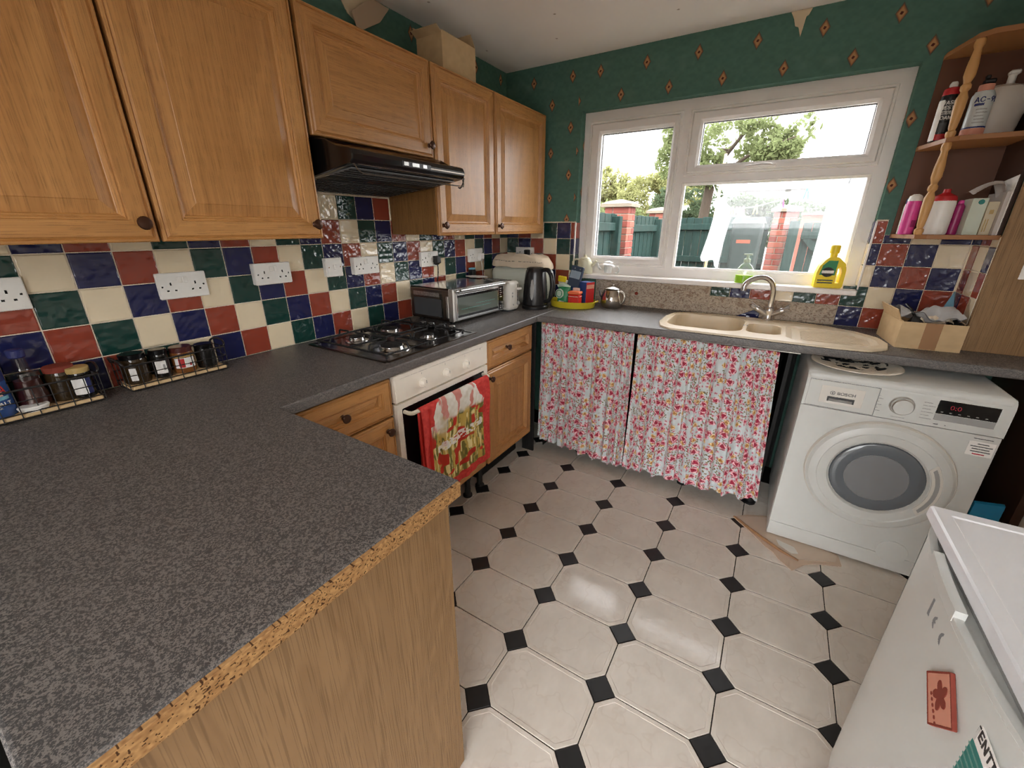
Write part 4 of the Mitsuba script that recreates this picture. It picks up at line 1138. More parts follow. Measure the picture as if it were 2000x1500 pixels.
add(j, 'seal', band((.070, -2.178), .0330, -1.2, 1.2, ZB + .054, ZB + .062), 'brass_lid')
j = jar('jar', 'dark jar with black lid at the far end of the basket of jars', 'jar', .072, -2.110, .029, .082, 'jar_black', 'black_gloss')
# left basket
s = thing('salt_tub', 'blue cylindrical salt tub with red lettering on a pale oval', 'tub')
sx_, sy_ = .073, -2.612
add(s, 'body', lathe([(.041, ZB), (.042, ZB + .002), (.042, ZB + .128), (.041, ZB + .130)], (sx_, sy_, 0), 40), 'salt_blue', 35)
add(s, 'rim', lathe([(.0405, ZB + .1295), (.0425, ZB + .1295), (.0425, ZB + .1345), (.040, ZB + .1355), (.036, ZB + .132), (.010, ZB + .131)], (sx_, sy_, 0), 40), 'white_plastic', 35)
aS = -.18
add(s, 'oval', band((sx_, sy_), .0422, aS - .85, aS + .80, ZB + .056, ZB + .090, 22), 'label_pink')
add(s, 'dark_band', band((sx_, sy_), .0421, -3.1, 3.1, ZB + .092, ZB + .126, 40), 'navy')
add(s, 'pale_band', band((sx_, sy_), .0421, aS - 1.2, aS + 1.1, ZB + .046, ZB + .055, 24), 'light_blue')
add(s, 'lettering', wrap_text('SAXA', .021, (sx_, sy_), .0428, aS + .12, ZB + .063, True, 1.0), 'label_red')
add(s, 'lettering', wrap_text('SEA SALT', .0095, (sx_, sy_), .0422, aS + .26, ZB + .031, True, 1.15), 'white_paper')
add(s, 'lettering', wrap_text('COARSE', .0042, (sx_, sy_), .0422, aS + .22, ZB + .024, False, 1.2), 'white_paper')
bl = thing('sauce_bottle', 'clear glass bottle of dark brown sauce with flared blue-capped neck', 'bottle')
bx0, by0 = .066, -2.533
pr = [(.026, 0), (.030, .004), (.0275, .035), (.024, .062), (.0255, .088), (.0245, .098), (.0140, .104), (.0125, .112), (.0120, .136), (.0135, .139)]
add(bl, 'glass', lathe([(r * 1.12, ZB + z) for r, z in pr], (bx0, by0, 0), 4, ang=math.pi / 4 + .2) if False else lathe([(r * 1.12, ZB + z) for r, z in pr], (bx0, by0, 0), 32, sy=1.0), 'smoky_glass', 35)
add(bl, 'sauce', lathe([(r * 1.07, ZB + .004 + z * .98) for r, z in pr[:4]] + [(.0245, ZB + .078), (.001, ZB + .078)], (bx0, by0, 0), 32), 'brown_sauce', 35)
add(bl, 'stopper', lathe([(.0145, ZB + .138), (.0170, ZB + .141), (.0175, ZB + .158), (.0150, ZB + .161)], (bx0, by0, 0), 20), 'navy', 35)
scene['smoky_glass'] = {'type': 'thindielectric', 'int_ior': 1.5, 'specular_transmittance': {'type': 'rgb', 'value': [.72, .66, .64]}}
j = jar('jar', 'short jar with red lid between the sauce bottle and the white-labelled jar', 'jar', .060, -2.468, .033, .098, 'jar_amber', 'rust')
j = jar('jar', 'dark jar with silver-and-blue label at the end of the left basket', 'jar', .084, -2.437, .026, .090, 'jar_black', 'brass_lid')
add(j, 'label', band((.084, -2.437), .026, -1.0, .15, ZB + .012, ZB + .058), 'white_paper')
add(j, 'label_edge', band((.084, -2.437), .0262, .15, .6, ZB + .012, ZB + .058), 'navy')
j = thing('storage_tub', 'small white plastic tub lying low at the front of the left basket', 'tub')
add(j, 'body', lathe([(.020, ZB), (.024, ZB + .012), (.022, ZB + .015)], (.102, -2.545, 0), 24, sy=1.3), 'white_plastic', 35)

# ---------------------------------------------------------------- toaster oven
to = thing('toaster_oven', 'stainless countertop toaster oven with glass door and black control strip', 'oven')
G = lambda m: move(m, (0, 0, 0), -3.0, (.2, -.85, 0))
tx0, tx1, ty0, ty1, tz0, tz1 = .062, .382, -1.083, -.642, .926, 1.094
add(to, 'body', G(rb(tx0, tx1 - .030, ty0, ty1, tz0, tz1, .012, 2)), 'steel_side', 40)
mat('steel_side', (112, 102, 94), .3, 1.0)
add(to, 'top_cover', G(rb(tx0 + .001, tx1 - .028, ty0 + .006, ty1 - .006, tz1 - .016, tz1 + .0015, .008, 2)), 'steel', 40)
add(to, 'front_frame', G(move(ringframe((ty0, ty1, tz0 + .002, tz1 + .001), (ty0 + .020, ty1 - .078, tz0 + .022, tz1 - .026), 0, .034, .006, .004), (0, 0, 0)) if False else loft([R4(ty0, ty1, tz0 + .002, tz1 + .001)] + [inset(R4(ty0, ty1, tz0 + .002, tz1 + .001), .0)] + [inset(R4(ty0, ty1, tz0 + .002, tz1 + .001), .006)], [tx1 - .034, tx1 - .006, tx1], 'yz')), 'brushed', 30)
dd_ = add(to, 'door', G(bx(tx1, tx1 + .006, ty0 + .016, ty1 - .062, tz0 + .012, tz1 - .020, .002)), 'steel')
add(dd_, 'glass', G(bx(tx1 + .0055, tx1 + .0075, ty0 + .026, ty1 - .072, tz0 + .024, tz1 - .030, .001)), 'oven_glass')
mat('oven_glass', (84, 92, 84), .06, spec=.8)
add(dd_, 'glass_border', G(cat(bx(tx1 + .0060, tx1 + .0080, ty0 + .024, ty1 - .070, tz1 - .042, tz1 - .029), bx(tx1 + .006, tx1 + .008, ty0 + .024, ty1 - .070, tz0 + .022, tz0 + .034))), 'black_gloss')
add(dd_, 'rack_line', G(cat(bx(tx1 + .0074, tx1 + .0079, ty0 + .05, ty1 - .14, tz0 + .062, tz0 + .0645), bx(tx1 + .0074, tx1 + .0079, ty0 + .17, ty1 - .10, tz0 + .080, tz0 + .082))), 'mint')
cs_ = add(to, 'control_strip', G(bx(tx1 + .0, tx1 + .0045, ty1 - .058, ty1 - .016, tz0 + .012, tz1 - .022, .001)), 'black_gloss')
for k in range(5):
    add(cs_, 'mark', G(bx(tx1 + .0042, tx1 + .0049, ty1 - .051, ty1 - .030 - (k % 2) * .006, tz1 - .036 - k * .012, tz1 - .033 - k * .012)), 'white_paper')
add(cs_, 'dial', G(place(lathe([(.0085, 0), (.0085, .010), (.007, .012)], n=18), (tx1 + .004, ty1 - .036, tz0 + .052), (0, 1, 0), (0, 0, 1))), 'steel', 35)
for k in range(4):
    add(cs_, 'button', G(bx(tx1 + .0042, tx1 + .0060, ty1 - .050 + (k % 2) * .018, ty1 - .039 + (k % 2) * .018, tz0 + .018 + (k // 2) * .012, tz0 + .026 + (k // 2) * .012, .001)), 'mid_grey')
add(to, 'handle', G(cat(tube([(tx1 + .002, ty0 + .03, tz1 - .012), (tx1 + .022, ty0 + .03, tz1 - .006), (tx1 + .022, ty1 - .03, tz1 - .006), (tx1 + .002, ty1 - .03, tz1 - .012)], .0085, 10))), 'brushed', 40)
add(to, 'vent', G(cat([bx(tx0 + .030 + k * .0088, tx0 + .035 + k * .0088, ty0 - .0008, ty0 + .002, tz1 - .046, tz1 - .024) for k in range(22)])), 'brushed', kind='stuff')
add(to, 'side_recess', G(bx(tx1 - .098, tx1 - .074, ty0 - .0012, ty0 + .004, tz0 + .010, tz1 - .028, .010)), 'black_gloss')
add(to, 'side_panel', G(bx(tx0 + .03, tx0 + .235, ty0 - .0014, ty0 + .004, tz0 + .018, tz1 - .056, .001)), 'dark_grey')
add(to, 'side_trim', G(bx(tx1 - .052, tx1 - .036, ty0 - .003, ty0 + .004, tz0 + .018, tz1 - .036, .002)), 'brushed')
add(to, 'foot', G(cat([cyl((x, y, ZC), (x, y, tz0 + .004), .013, n=12) for x in (tx0 + .04, tx1 - .05) for y in (ty0 + .04, ty1 - .04)])), 'black_plastic')
# ---------------------------------------------------------------- toaster
tt = thing('toaster', 'white two-slice toaster standing beside the toaster oven', 'toaster')
G2 = lambda m: move(m, (0, 0, 0), -2, (.30, -.56, 0))
add(tt, 'body', G2(rb(.160, .415, -.622, -.506, ZC + .006, 1.088, .022, 2)), 'dirty_white', 40)
add(tt, 'slot', G2(cat(bx(.195, .375, -.598, -.574, 1.082, 1.0888), bx(.195, .375, -.554, -.530, 1.082, 1.0888))), 'dark_hole')
add(tt, 'lever_slot', G2(bx(.4145, .4162, -.536, -.530, .960, 1.070)), 'dark_hole')
add(tt, 'lever', G2(rb(.416, .438, -.550, -.516, 1.036, 1.050, .005, 1)), 'white_plastic', 40)
add(tt, 'dial', G2(place(lathe([(.012, 0), (.012, .008), (.010, .010)], n=18), (.415, -.530, .955), (0, 1, 0), (0, 0, 1))), 'mid_grey', 35)
add(tt, 'button', G2(cat(cyl((.415, -.590, 1.0), (.418, -.590, 1.0), .005, n=10), cyl((.415, -.590, 1.02), (.418, -.590, 1.02), .005, n=10), cyl((.415, -.58, .95), (.418, -.58, .95), .005, n=10))), 'mid_grey')
add(tt, 'base', G2(bx(.170, .405, -.614, -.514, ZC, ZC + .010, .003)), 'dark_grey')
pl_ = thing('lid', 'flat white lid lying on top of the toaster oven', 'lid')
add(pl_, 'disc', lathe([(.070, 1.0960), (.078, 1.0975), (.080, 1.101), (.074, 1.1015)], (.13, -.565, 0), 32, sy=.6), 'dirty_white', 35)
# small box and bottle between the toaster oven and the wall plug
ab = thing('adapter_plug', 'clear and white plug adapter on the worktop behind the toaster oven', 'adapter')
add(ab, 'body', bx(.012, .05, -.50, -.46, ZC, 1.13, .004), 'black_plastic')
add(ab, 'top', bx(.014, .048, -.498, -.462, 1.130, 1.142, .003), 'light_blue')
# ---------------------------------------------------------------- bread maker under a cloth
bm = thing('bread_maker', 'cream bread maker with a crumpled beige cloth over the top', 'bread maker')
bmx, bmy = .262, -.215
add(bm, 'body', move(rb(.075, .450, -.340, -.095, ZC + .004, 1.150, .045, 2), (0, 0, 0), 14, (bmx, bmy, 0)), 'bm_cream', 40)
mat('bm_cream', (190, 192, 178), .45)
add(bm, 'foot', cat([cyl((bmx + a, bmy + b_, ZC), (bmx + a, bmy + b_, ZC + .02), .016, n=12) for a in (-.1, .1) for b_ in (-.06, .06)]), 'black_plastic')


def dome(u, v):
    a = u * 2 * math.pi; r = np.sin(np.minimum(v * 1.35, 1.35) * math.pi / 2 / 1.35 * 1.0)
    ex = np.sign(np.cos(a)) * np.abs(np.cos(a)) ** .7; ey = np.sign(np.sin(a)) * np.abs(np.sin(a)) ** .7
    x = ex * r * .205; y = ey * r * .142
    z = 1.222 - .018 * r ** 2 - .085 * np.clip(v - .62, 0, 1) ** 1.1 * 2.2
    P = np.stack([x * 6, y * 6, z * 0], -1)
    w = meshkit.fbm(np.stack([x * 14 + 5, y * 14, v * 2], -1), 3) - .5
    w2 = meshkit.noise(np.stack([x * 34, y * 34, v * 3 + 7], -1)) - .5
    k_ = np.clip(1.2 - v, .25, 1)
    z = z + w * .045 * k_ + w2 * .010 + .012 * np.cos(a * 1 + 2.6) * r
    x, y = x * (1 + .05 * w), y * (1 + .08 * w)
    c, s = math.cos(math.radians(14)), math.sin(math.radians(14))
    return bmx + x * c - y * s, bmy + x * s + y * c, z


m_, _ = cloth(dome, 90, 40)
add(bm, 'cloth_cover', m_, 'cream_cloth', True)
hemv = [dome(np.array(u), np.array(.80)) for u in np.linspace(.60, .90, 40)]
add(bm, 'cloth_stitching', cat([tube([(np.array(hemv[k]) + np.array([0, -.003, 0])).tolist(), (np.array(hemv[k + 1]) + np.array([0, -.003, 0])).tolist()], .0016, 5) for k in range(0, 38, 2)]), 'dark_grey', kind='stuff')
# ---------------------------------------------------------------- kettle
kt = thing('kettle', 'black jug kettle with a clear water gauge in front of the bread maker', 'kettle')
kx, ky = .468, -.405
add(kt, 'base', lathe([(.082, ZC), (.083, ZC + .004), (.083, ZC + .016), (.078, ZC + .022)], (kx, ky, 0), 40), 'black_plastic', 35)
add(kt, 'jug', lathe([(.076, ZC + .023), (.0785, ZC + .030), (.076, ZC + .10), (.070, ZC + .17), (.063, ZC + .218), (.060, ZC + .232), (.056, ZC + .240)], (kx, ky, 0), 48), 'kettle_black', 35)
mat('kettle_black', (24, 24, 26), .28, spec=.6)
add(kt, 'lid', lathe([(.056, ZC + .2395), (.054, ZC + .2465), (.040, ZC + .2505), (.0, ZC + .2515)], (kx, ky, 0), 40), 'black_plastic', 35)
hd_ = math.radians(-8)
hv = np.array([math.cos(hd_), math.sin(hd_), 0])
hp_ = [np.array([kx, ky, 0]) + hv * r + np.array([0, 0, ZC + z]) for r, z in ((.048, .232), (.080, .240), (.108, .226), (.124, .190), (.128, .140), (.120, .090), (.104, .058), (.072, .050))]
add(kt, 'handle', tube(hp_, [.0125] * 6 + [.0145] * 18 + [.012] * 8, 12, sub=32), 'black_plastic', 60)
add(kt, 'switch', move(hull([(kx + .112, ky - .030, ZC + .226), (kx + .124, ky - .030, ZC + .226), (kx + .112, ky - .004, ZC + .226), (kx + .124, ky - .004, ZC + .226), (kx + .116, ky - .026, ZC + .240), (kx + .116, ky - .008, ZC + .240)]), (0, 0, 0)), 'dark_grey')
ag = math.atan2(EYE[1] - ky, EYE[0] - kx) - .28
gauge = []
for i, a in enumerate(np.linspace(0, 2 * np.pi, 28)[:-1]):
    zz = .122 + .062 * math.sin(a); ca = .0115 * math.cos(a)
    rr = .0778 - (zz - .03) * .08 if zz < .17 else .070 - (zz - .17) * .145
    gauge.append((ca, zz, rr))
gv = np.array([(kx + (r + .0050) * math.cos(ag + c / r), ky + (r + .0050) * math.sin(ag + c / r), ZC + z) for c, z, r in gauge])
gb = np.array([(kx + (r - .006) * math.cos(ag + c / r), ky + (r - .006) * math.sin(ag + c / r), ZC + z) for c, z, r in gauge])
add(kt, 'water_gauge', hull(np.vstack([gv, gb])), 'mid_grey')
add(kt, 'lettering', wrap_text('swan', .0075, (kx, ky), .0785, ag, ZC + .043, False), 'mid_grey') if False else None
# ---------------------------------------------------------------- oval tray and its things
tr = thing('tray', 'yellow-green oval tray with cut-out handles beside the kettle', 'tray')
tcx, tcy = .648, -.225
add(tr, 'wall', move(lathe([(.120, ZC + .002), (.142, ZC + .002), (.152, ZC + .040), (.153, ZC + .0425), (.1495, ZC + .0425), (.139, ZC + .0065), (.0, ZC + .0065)], (tcx, tcy, 0), 56, sy=.80), (0, 0, 0), 0), 'yellow_tray', 35)
for s in (-1, 1):
    add(tr, 'handle', tube([(tcx + s * .149, tcy - .032, ZC + .030), (tcx + s * .160, tcy - .026, ZC + .043), (tcx + s * .166, tcy, ZC + .046), (tcx + s * .160, tcy + .026, ZC + .043), (tcx + s * .149, tcy + .032, ZC + .030)], .0045, 8, sub=18), 'yellow_tray', 60)
TZ = ZC + .0072
p_ = thing('coffee_pouch', 'green and white crumpled foil pouch with its top rolled down, on the tray', 'pouch')


def pouch(u, v):
    a = u * 2 * math.pi
    w = .046 * (1 - .15 * v); d_ = .028 * (1 - v) ** .45 + .003
    w_ = meshkit.noise(np.stack([np.cos(a) * 2 + 3, np.sin(a) * 2, v * 7], -1)) - .5
    return .602 + np.cos(a) * (w + .006 * w_), -.262 + np.sin(a) * (d_ + .005 * w_), TZ + v * .122 + .006 * w_ * v


m_, _ = cloth(pouch, 40, 20)
add(p_, 'body', m_, 'green_pack', True)
add(p_, 'emblem', hull([(.580 + .026 * math.cos(a), -.2925, TZ + .078 + .030 * math.sin(a)) for a in np.linspace(0, 6.28, 22)] + [(.580 + .026 * math.cos(a) + .004, -.286, TZ + .078 + .030 * math.sin(a)) for a in np.linspace(0, 6.28, 22)]), 'pale_green')
add(p_, 'emblem_ring', tube([(.580 + .019 * math.cos(a), -.2935, TZ + .078 + .022 * math.sin(a)) for a in np.linspace(0, 6.28, 24)[:-1]], .0022, 5, closed=True), 'green_pack', 60)
add(p_, 'cup_print', hull([(.590 + dx, -.2915, TZ + z) for dx, z in ((-.016, .006), (.020, .006), (.026, .030), (-.010, .034))] + [(.590 + dx, -.287, TZ + z) for dx, z in ((-.016, .006), (.020, .006), (.026, .030), (-.010, .034))]), 'white_paper')
add(p_, 'rolled_top', tube([(.560, -.268, TZ + .122), (.585, -.270, TZ + .130), (.612, -.262, TZ + .128), (.640, -.258, TZ + .118)], [.009, .011, .011, .008], 10), 'pale_green', 60)
y_ = thing('snack_packet', 'cream packet with a yellow folded flap standing behind the green pouch', 'packet')
add(y_, 'bag', hull([(.535, -.205, TZ), (.600, -.205, TZ), (.535, -.165, TZ), (.600, -.165, TZ), (.530, -.198, TZ + .150), (.590, -.196, TZ + .150), (.530, -.176, TZ + .150), (.592, -.176, TZ + .150)]), 'cream_plastic')
add(y_, 'yellow_flap', move(bx(.524, .580, -.202, -.186, TZ + .140, TZ + .176, .003), (0, 0, 0), 6, (.55, -.19, TZ + .15), (0, 1, 0)), 'yellow')
r_ = thing('tea_tin', 'red tin with an orange lid at the front of the tray', 'tin')
q = move(rb(.652, .728, -.322, -.262, TZ, TZ + .082, .010, 2), (0, 0, 0), 4, (.69, -.29, 0))
add(r_, 'body', q, 'red_tin', 40)
add(r_, 'band', move(bx(.6512, .7288, -.3228, -.2612, TZ + .060, TZ + .080, .009), (0, 0, 0), 4, (.69, -.29, 0)), 'label_pink')
add(r_, 'lid', move(rb(.650, .730, -.324, -.260, TZ + .082, TZ + .100, .008, 2), (0, 0, 0), 4, (.69, -.29, 0)), 'orange_lid', 40)
add(r_, 'panel', move(bx(.672, .676, -.3232, -.322, TZ + .004, TZ + .056), (0, 0, 0), 4, (.69, -.29, 0)), 'label_red')
y2 = thing('snack_packet', 'small pale yellow packet tucked behind the red tin', 'packet')
add(y2, 'bag', bx(.655, .70, -.255, -.235, TZ, TZ + .115, .004), 'label_pink')
bb = thing('tea_box', 'tall blue carton with a red side next to the steel teapot', 'box')
q = lambda m: move(m, (-.012, .012, 0), -24, (.732, -.20, 0))
add(bb, 'carton', q(bx(.695, .770, -.236, -.166, TZ, TZ + .150, .001)), 'blue_box')
add(bb, 'red_side', q(bx(.7698, .7708, -.236, -.166, TZ + .0005, TZ + .1495)), 'label_red')
add(bb, 'red_side_top', q(bx(.7702, .7712, -.234, -.168, TZ + .110, TZ + .135)), 'terracotta')
dk = thing('tea_packet', 'dark blue packet with a grey-blue label leaning above the tray', 'packet')
q = lambda m: move(move(m, (0, 0, 0), 10, (.66, -.21, 1.10), (0, 1, 0)), (0, 0, 0), -10, (.66, -.21, 1.1), (1, 0, 0))
add(dk, 'pack', q(bx(.612, .694, -.220, -.196, 1.030, 1.160, .003)), 'print_navy')
mat('print_navy', (44, 58, 78), .5)
add(dk, 'label', q(bx(.618, .688, -.2212, -.2195, 1.082, 1.130)), 'label_slate')
mat('label_slate', (134, 150, 166), .6)
add(dk, 'dot', q(cat(cyl((.640, -.2205, 1.144), (.640, -.2216, 1.144), .004, n=10), cyl((.676, -.2205, 1.144), (.676, -.2216, 1.144), .004, n=10))), 'mid_grey')
add(dk, 'lower_bag', hull([(.630, -.212, TZ), (.680, -.212, TZ), (.630, -.190, TZ), (.680, -.190, TZ), (.622, -.214, 1.045), (.684, -.214, 1.045), (.622, -.20, 1.045), (.684, -.20, 1.045)]), 'blue_box')
# ---------------------------------------------------------------- steel teapot
sp = thing('teapot', 'polished stainless steel teapot on the worktop beside the tray', 'teapot')
px_, py_ = .876, -.130
add(sp, 'body', lathe([(.052, ZC), (.056, ZC + .003), (.066, ZC + .022), (.070, ZC + .045), (.066, ZC + .075), (.054, ZC + .105), (.048, ZC + .116)], (px_, py_, 0), 44), 'pot_steel', True)
add(sp, 'lid', lathe([(.050, ZC + .1155), (.0515, ZC + .118), (.044, ZC + .124), (.020, ZC + .132), (.004, ZC + .134), (.004, ZC + .137), (.008, ZC + .141), (.006, ZC + .146)], (px_, py_, 0), 36), 'pot_steel', 40)
add(sp, 'handle', tube([(px_ + .046, py_ - .01, ZC + .104), (px_ + .072, py_ - .018, ZC + .102), (px_ + .088, py_ - .022, ZC + .078), (px_ + .082, py_ - .020, ZC + .045), (px_ + .064, py_ - .014, ZC + .030)], .0055, 9, sub=22), 'pot_steel', 60)
add(sp, 'spout', tube([(px_ - .055, py_ + .012, ZC + .048), (px_ - .080, py_ + .018, ZC + .070), (px_ - .092, py_ + .022, ZC + .098)], [.012, .010, .007], 10), 'pot_steel', 60)
# ---------------------------------------------------------------- on the window sill
SZ = OZ0 + .0214
t1 = thing('teapot', 'pale cream pottery teapot at the left end of the window sill', 'teapot')
add(t1, 'body', lathe([(.050, SZ), (.053, SZ + .003), (.050, SZ + .045), (.045, SZ + .075), (.037, SZ + .090), (.030, SZ + .092)], (.628, -.005, 0), 40), 'stone_tea', 35)
add(t1, 'lid', lathe([(.032, SZ + .0915), (.034, SZ + .094), (.026, SZ + .103), (.009, SZ + .107), (.007, SZ + .111), (.010, SZ + .115), (.007, SZ + .119)], (.628, -.005, 0), 32), 'stone_tea', 35)
add(t1, 'handle', tube([(.588, -.012, SZ + .086), (.562, -.016, SZ + .088), (.545, -.018, SZ + .070), (.552, -.016, SZ + .045), (.580, -.012, SZ + .028)], .0062, 9, sub=22), 'stone_tea', 60)
add(t1, 'spout', tube([(.672, -.003, SZ + .050), (.692, -.002, SZ + .066), (.706, -.001, SZ + .084)], [.012, .009, .0065], 10), 'stone_tea', 60)
t2 = thing('teapot', 'clear glass teapot on the window sill next to the cream teapot', 'teapot')
add(t2, 'bowl', lathe([(.036, SZ), (.040, SZ + .002), (.056, SZ + .022), (.058, SZ + .036), (.050, SZ + .056), (.034, SZ + .068)], (.792, -.008, 0), 40), 'clear_glass', True)
add(t2, 'lid', lathe([(.036, SZ + .068), (.030, SZ + .078), (.012, SZ + .086), (.005, SZ + .088), (.007, SZ + .094), (.004, SZ + .099)], (.792, -.008, 0), 32), 'clear_glass', True)
add(t2, 'handle', tube([(.840, -.010, SZ + .052), (.860, -.012, SZ + .050), (.868, -.012, SZ + .034), (.858, -.012, SZ + .016), (.844, -.010, SZ + .014)], .0042, 8, sub=18), 'frost_glass', 60)
add(t2, 'spout', tube([(.740, -.006, SZ + .030), (.724, -.006, SZ + .048), (.716, -.006, SZ + .070)], [.009, .007, .005], 10), 'frost_glass', 60)
add(t2, 'filter', lathe([(.024, SZ + .012), (.026, SZ + .062), (.024, SZ + .064)], (.792, -.008, 0), 28), 'frost_glass', 35)
mat('frost_glass', (214, 218, 216), .2, spec=.6)
so = thing('soap_dispenser', 'clear pump bottle of lime green soap on the window sill behind the tap', 'soap dispenser')
sx, sy = 1.590, -.034
add(so, 'bottle', lathe([(.044, SZ), (.046, SZ + .003), (.045, SZ + .050), (.040, SZ + .078), (.026, SZ + .098), (.015, SZ + .106), (.014, SZ + .116)], (sx, sy, 0), 36, sy=.6), 'clear_glass', True)
add(so, 'soap', lathe([(.0425, SZ + .002), (.0445, SZ + .004), (.0438, SZ + .044), (0, SZ + .0442)], (sx, sy, 0), 36, sy=.58), 'lime_soap', 35)
add(so, 'collar', lathe([(.0165, SZ + .112), (.0175, SZ + .114), (.0165, SZ + .130), (.008, SZ + .134), (.006, SZ + .150)], (sx, sy, 0), 24), 'pale_green', 35)
add(so, 'pump_head', hull([(sx - .020, sy - .008, SZ + .150), (sx + .022, sy - .008, SZ + .150), (sx - .020, sy + .008, SZ + .150), (sx + .022, sy + .008, SZ + .150), (sx - .020, sy - .007, SZ + .158), (sx + .020, sy - .007, SZ + .158), (sx - .020, sy + .007, SZ + .158), (sx + .020, sy + .007, SZ + .158)]), 'pale_green')
yb = thing('plant_feed_bottle', 'yellow bottle with side handle and green label at the right end of the sill', 'bottle')
yx, yy = 1.972, -.005
ZY = SZ
bo = Polygon([(-.060, 0), (.058, 0), (.062, .010), (.062, .072), (.054, .098), (.030, .116), (.018, .124), (-.018, .124), (-.034, .112), (-.052, .088), (-.060, .062)]).buffer(-.006).buffer(.006)
hh = Polygon([(.026, .020), (.044, .020), (.046, .066), (.036, .088), (.026, .078)]).buffer(-.004).buffer(.004)
YB_ = lambda m: move(place(m, (yx, yy, ZY + .001), (1, 0, 0), (0, 0, 1)), (0, 0, 0), 8, (yx, yy, 0))
bo = affinity.scale(bo, 1, 1.22, origin=(0, 0)); hh = affinity.scale(hh, 1, 1.22, origin=(0, 0))
add(yb, 'body', YB_(ext(bo.difference(hh), -.026, .026)), 'yellow')
add(yb, 'neck', YB_(move(place(lathe([(.015, 0), (.015, .018), (.020, .020), (.0205, .052), (.017, .058)], n=26), (0, .150, 0), (1, 0, 0), (0, 0, -1)), (0, 0, 0))), 'yellow', 35)
lb = affinity.scale(Polygon([(-.048, .052), (.018, .052), (.020, .110), (-.020, .110), (-.040, .090)]), 1, 1.22, origin=(0, 0))
add(yb, 'green_label', YB_(ext(lb, .0258, .0272)), 'green_pack')
add(yb, 'badge', YB_(ext(Polygon([(-.014 + .026 * math.cos(a), .078 + .024 * math.sin(a)) for a in np.linspace(0, 6.28, 26)[:-1]]), .027, .0282)), 'black_plastic')
add(yb, 'badge_band', YB_(ext(sbox(-.040, .072, .012, .086), .0281, .0290)), 'white_paper')
add(yb, 'print', YB_(cat(ext(sbox(-.050, .034, .016, .040), .0259, .0272), ext(sbox(-.050, .022, .016, .028), .0259, .0272))), 'dark_grey')
# ---------------------------------------------------------------- cardboard box with cloths
cbx = thing('cardboard_box', 'open cardboard box with a brown tape strip on the worktop by the sink', 'box')
C0 = np.array([2.230, -.402]); C1 = np.array([2.438, -.384]); e1 = (C1 - C0); e1 /= np.linalg.norm(e1); e2 = np.array([-e1[1], e1[0]])
CW, CD, CH = .209, .270, .112


def cb(m):
    M = np.eye(4); M[:2, 0], M[:2, 1], M[:2, 3] = e1, e2, C0; M[2, 3] = ZC
    m = m.copy(); m.apply_transform(M); return m


g_ = .004
add(cbx, 'wall', cb(cat(bx(0, CW, 0, g_, 0, CH), bx(0, g_, 0, CD, 0, CH + .003), bx(CW - g_, CW, 0, CD, 0, CH), bx(0, CW, CD - g_, CD, 0, CH), bx(0, CW, 0, CD, 0, g_))), 'cardboard')
add(cbx, 'tape', cb(bx(.078, .132, -.0006, g_, .002, CH + .0004)), 'tape_brown')
add(cbx, 'flap', cb(move(bx(-.002, .002, .02, CD - .02, CH, CH + .05), (0, 0, 0), -24, (0, 0, CH), (0, 1, 0))), 'cardboard')


def drape(cx, cy, lx, ly, z, amp, seed, ph=0.0):
    def f_(u, v):
        x = cx + (u - .5) * lx; y = cy + (v - .5) * ly
        n1 = meshkit.fbm(np.stack([u * 3 + seed, v * 3, u * 0], -1), 3) - .5
        w = np.sin(u * 6.5 + ph + v * 2)
        P = cb(trimesh.Trimesh(np.stack([x, y, z + amp * (n1 * 1.6 + .4 * w)], -1).reshape(-1, 3), np.zeros((0, 3), int), process=False)).vertices
        return P[:, 0].reshape(u.shape), P[:, 1].reshape(u.shape), P[:, 2].reshape(u.shape)
    m, _ = cloth(f_, 48, 34)
    n = m.vertex_normals if len(m.faces) else None
    b = m.copy(); b.vertices = b.vertices - np.array(m.vertex_normals) * .0035; b.invert()
    return cat(m, b)


solo('cloth', drape(.098, .12, .205, .20, CH + .030, .040, 3.0, .6), 'cloth_grey', 'grey folded cloth heaped on top of the cardboard box', 'cloth', 60)
solo('cloth', drape(.115, .070, .11, .10, CH + .002, .030, 9.0, 2.0), 'cream_cloth', 'cream cloth bulging over the front of the cardboard box', 'cloth', 60)
solo('cloth', drape(.175, .060, .062, .11, CH - .004, .018, 14.0, 1.0), 'black_matt', 'black cloth at the right front corner of the cardboard box', 'cloth', 60)
gl = thing('cable_tie', 'black strap and clip curled at the left corner of the cardboard box', 'strap')
add(gl, 'clip', cb(hull([(.030, .012, CH - .010), (.075, .012, CH - .016), (.030, .05, CH - .006), (.080, .05, CH - .010), (.034, .02, CH + .024), (.07, .03, CH + .016)])), 'black_plastic')
gl_pts = np.array([(.020, .09, CH + .060), (.030, .05, CH + .045), (.042, .02, CH + .018)])
add(gl, 'strap', cb(tube(gl_pts, .005, 7)), 'black_plastic', 60)
solo('bag', cb(hull([(.172, .155, CH - .06), (.203, .160, CH - .06), (.180, .205, CH - .06), (.203, .205, CH - .06), (.170, .17, CH + .05), (.204, .17, CH + .04), (.194, .19, CH + .110), (.201, .20, CH + .115), (.186, .185, CH + .090)])), 'bag_blue', 'crumpled light blue plastic bag standing in the back of the cardboard box', 'bag')
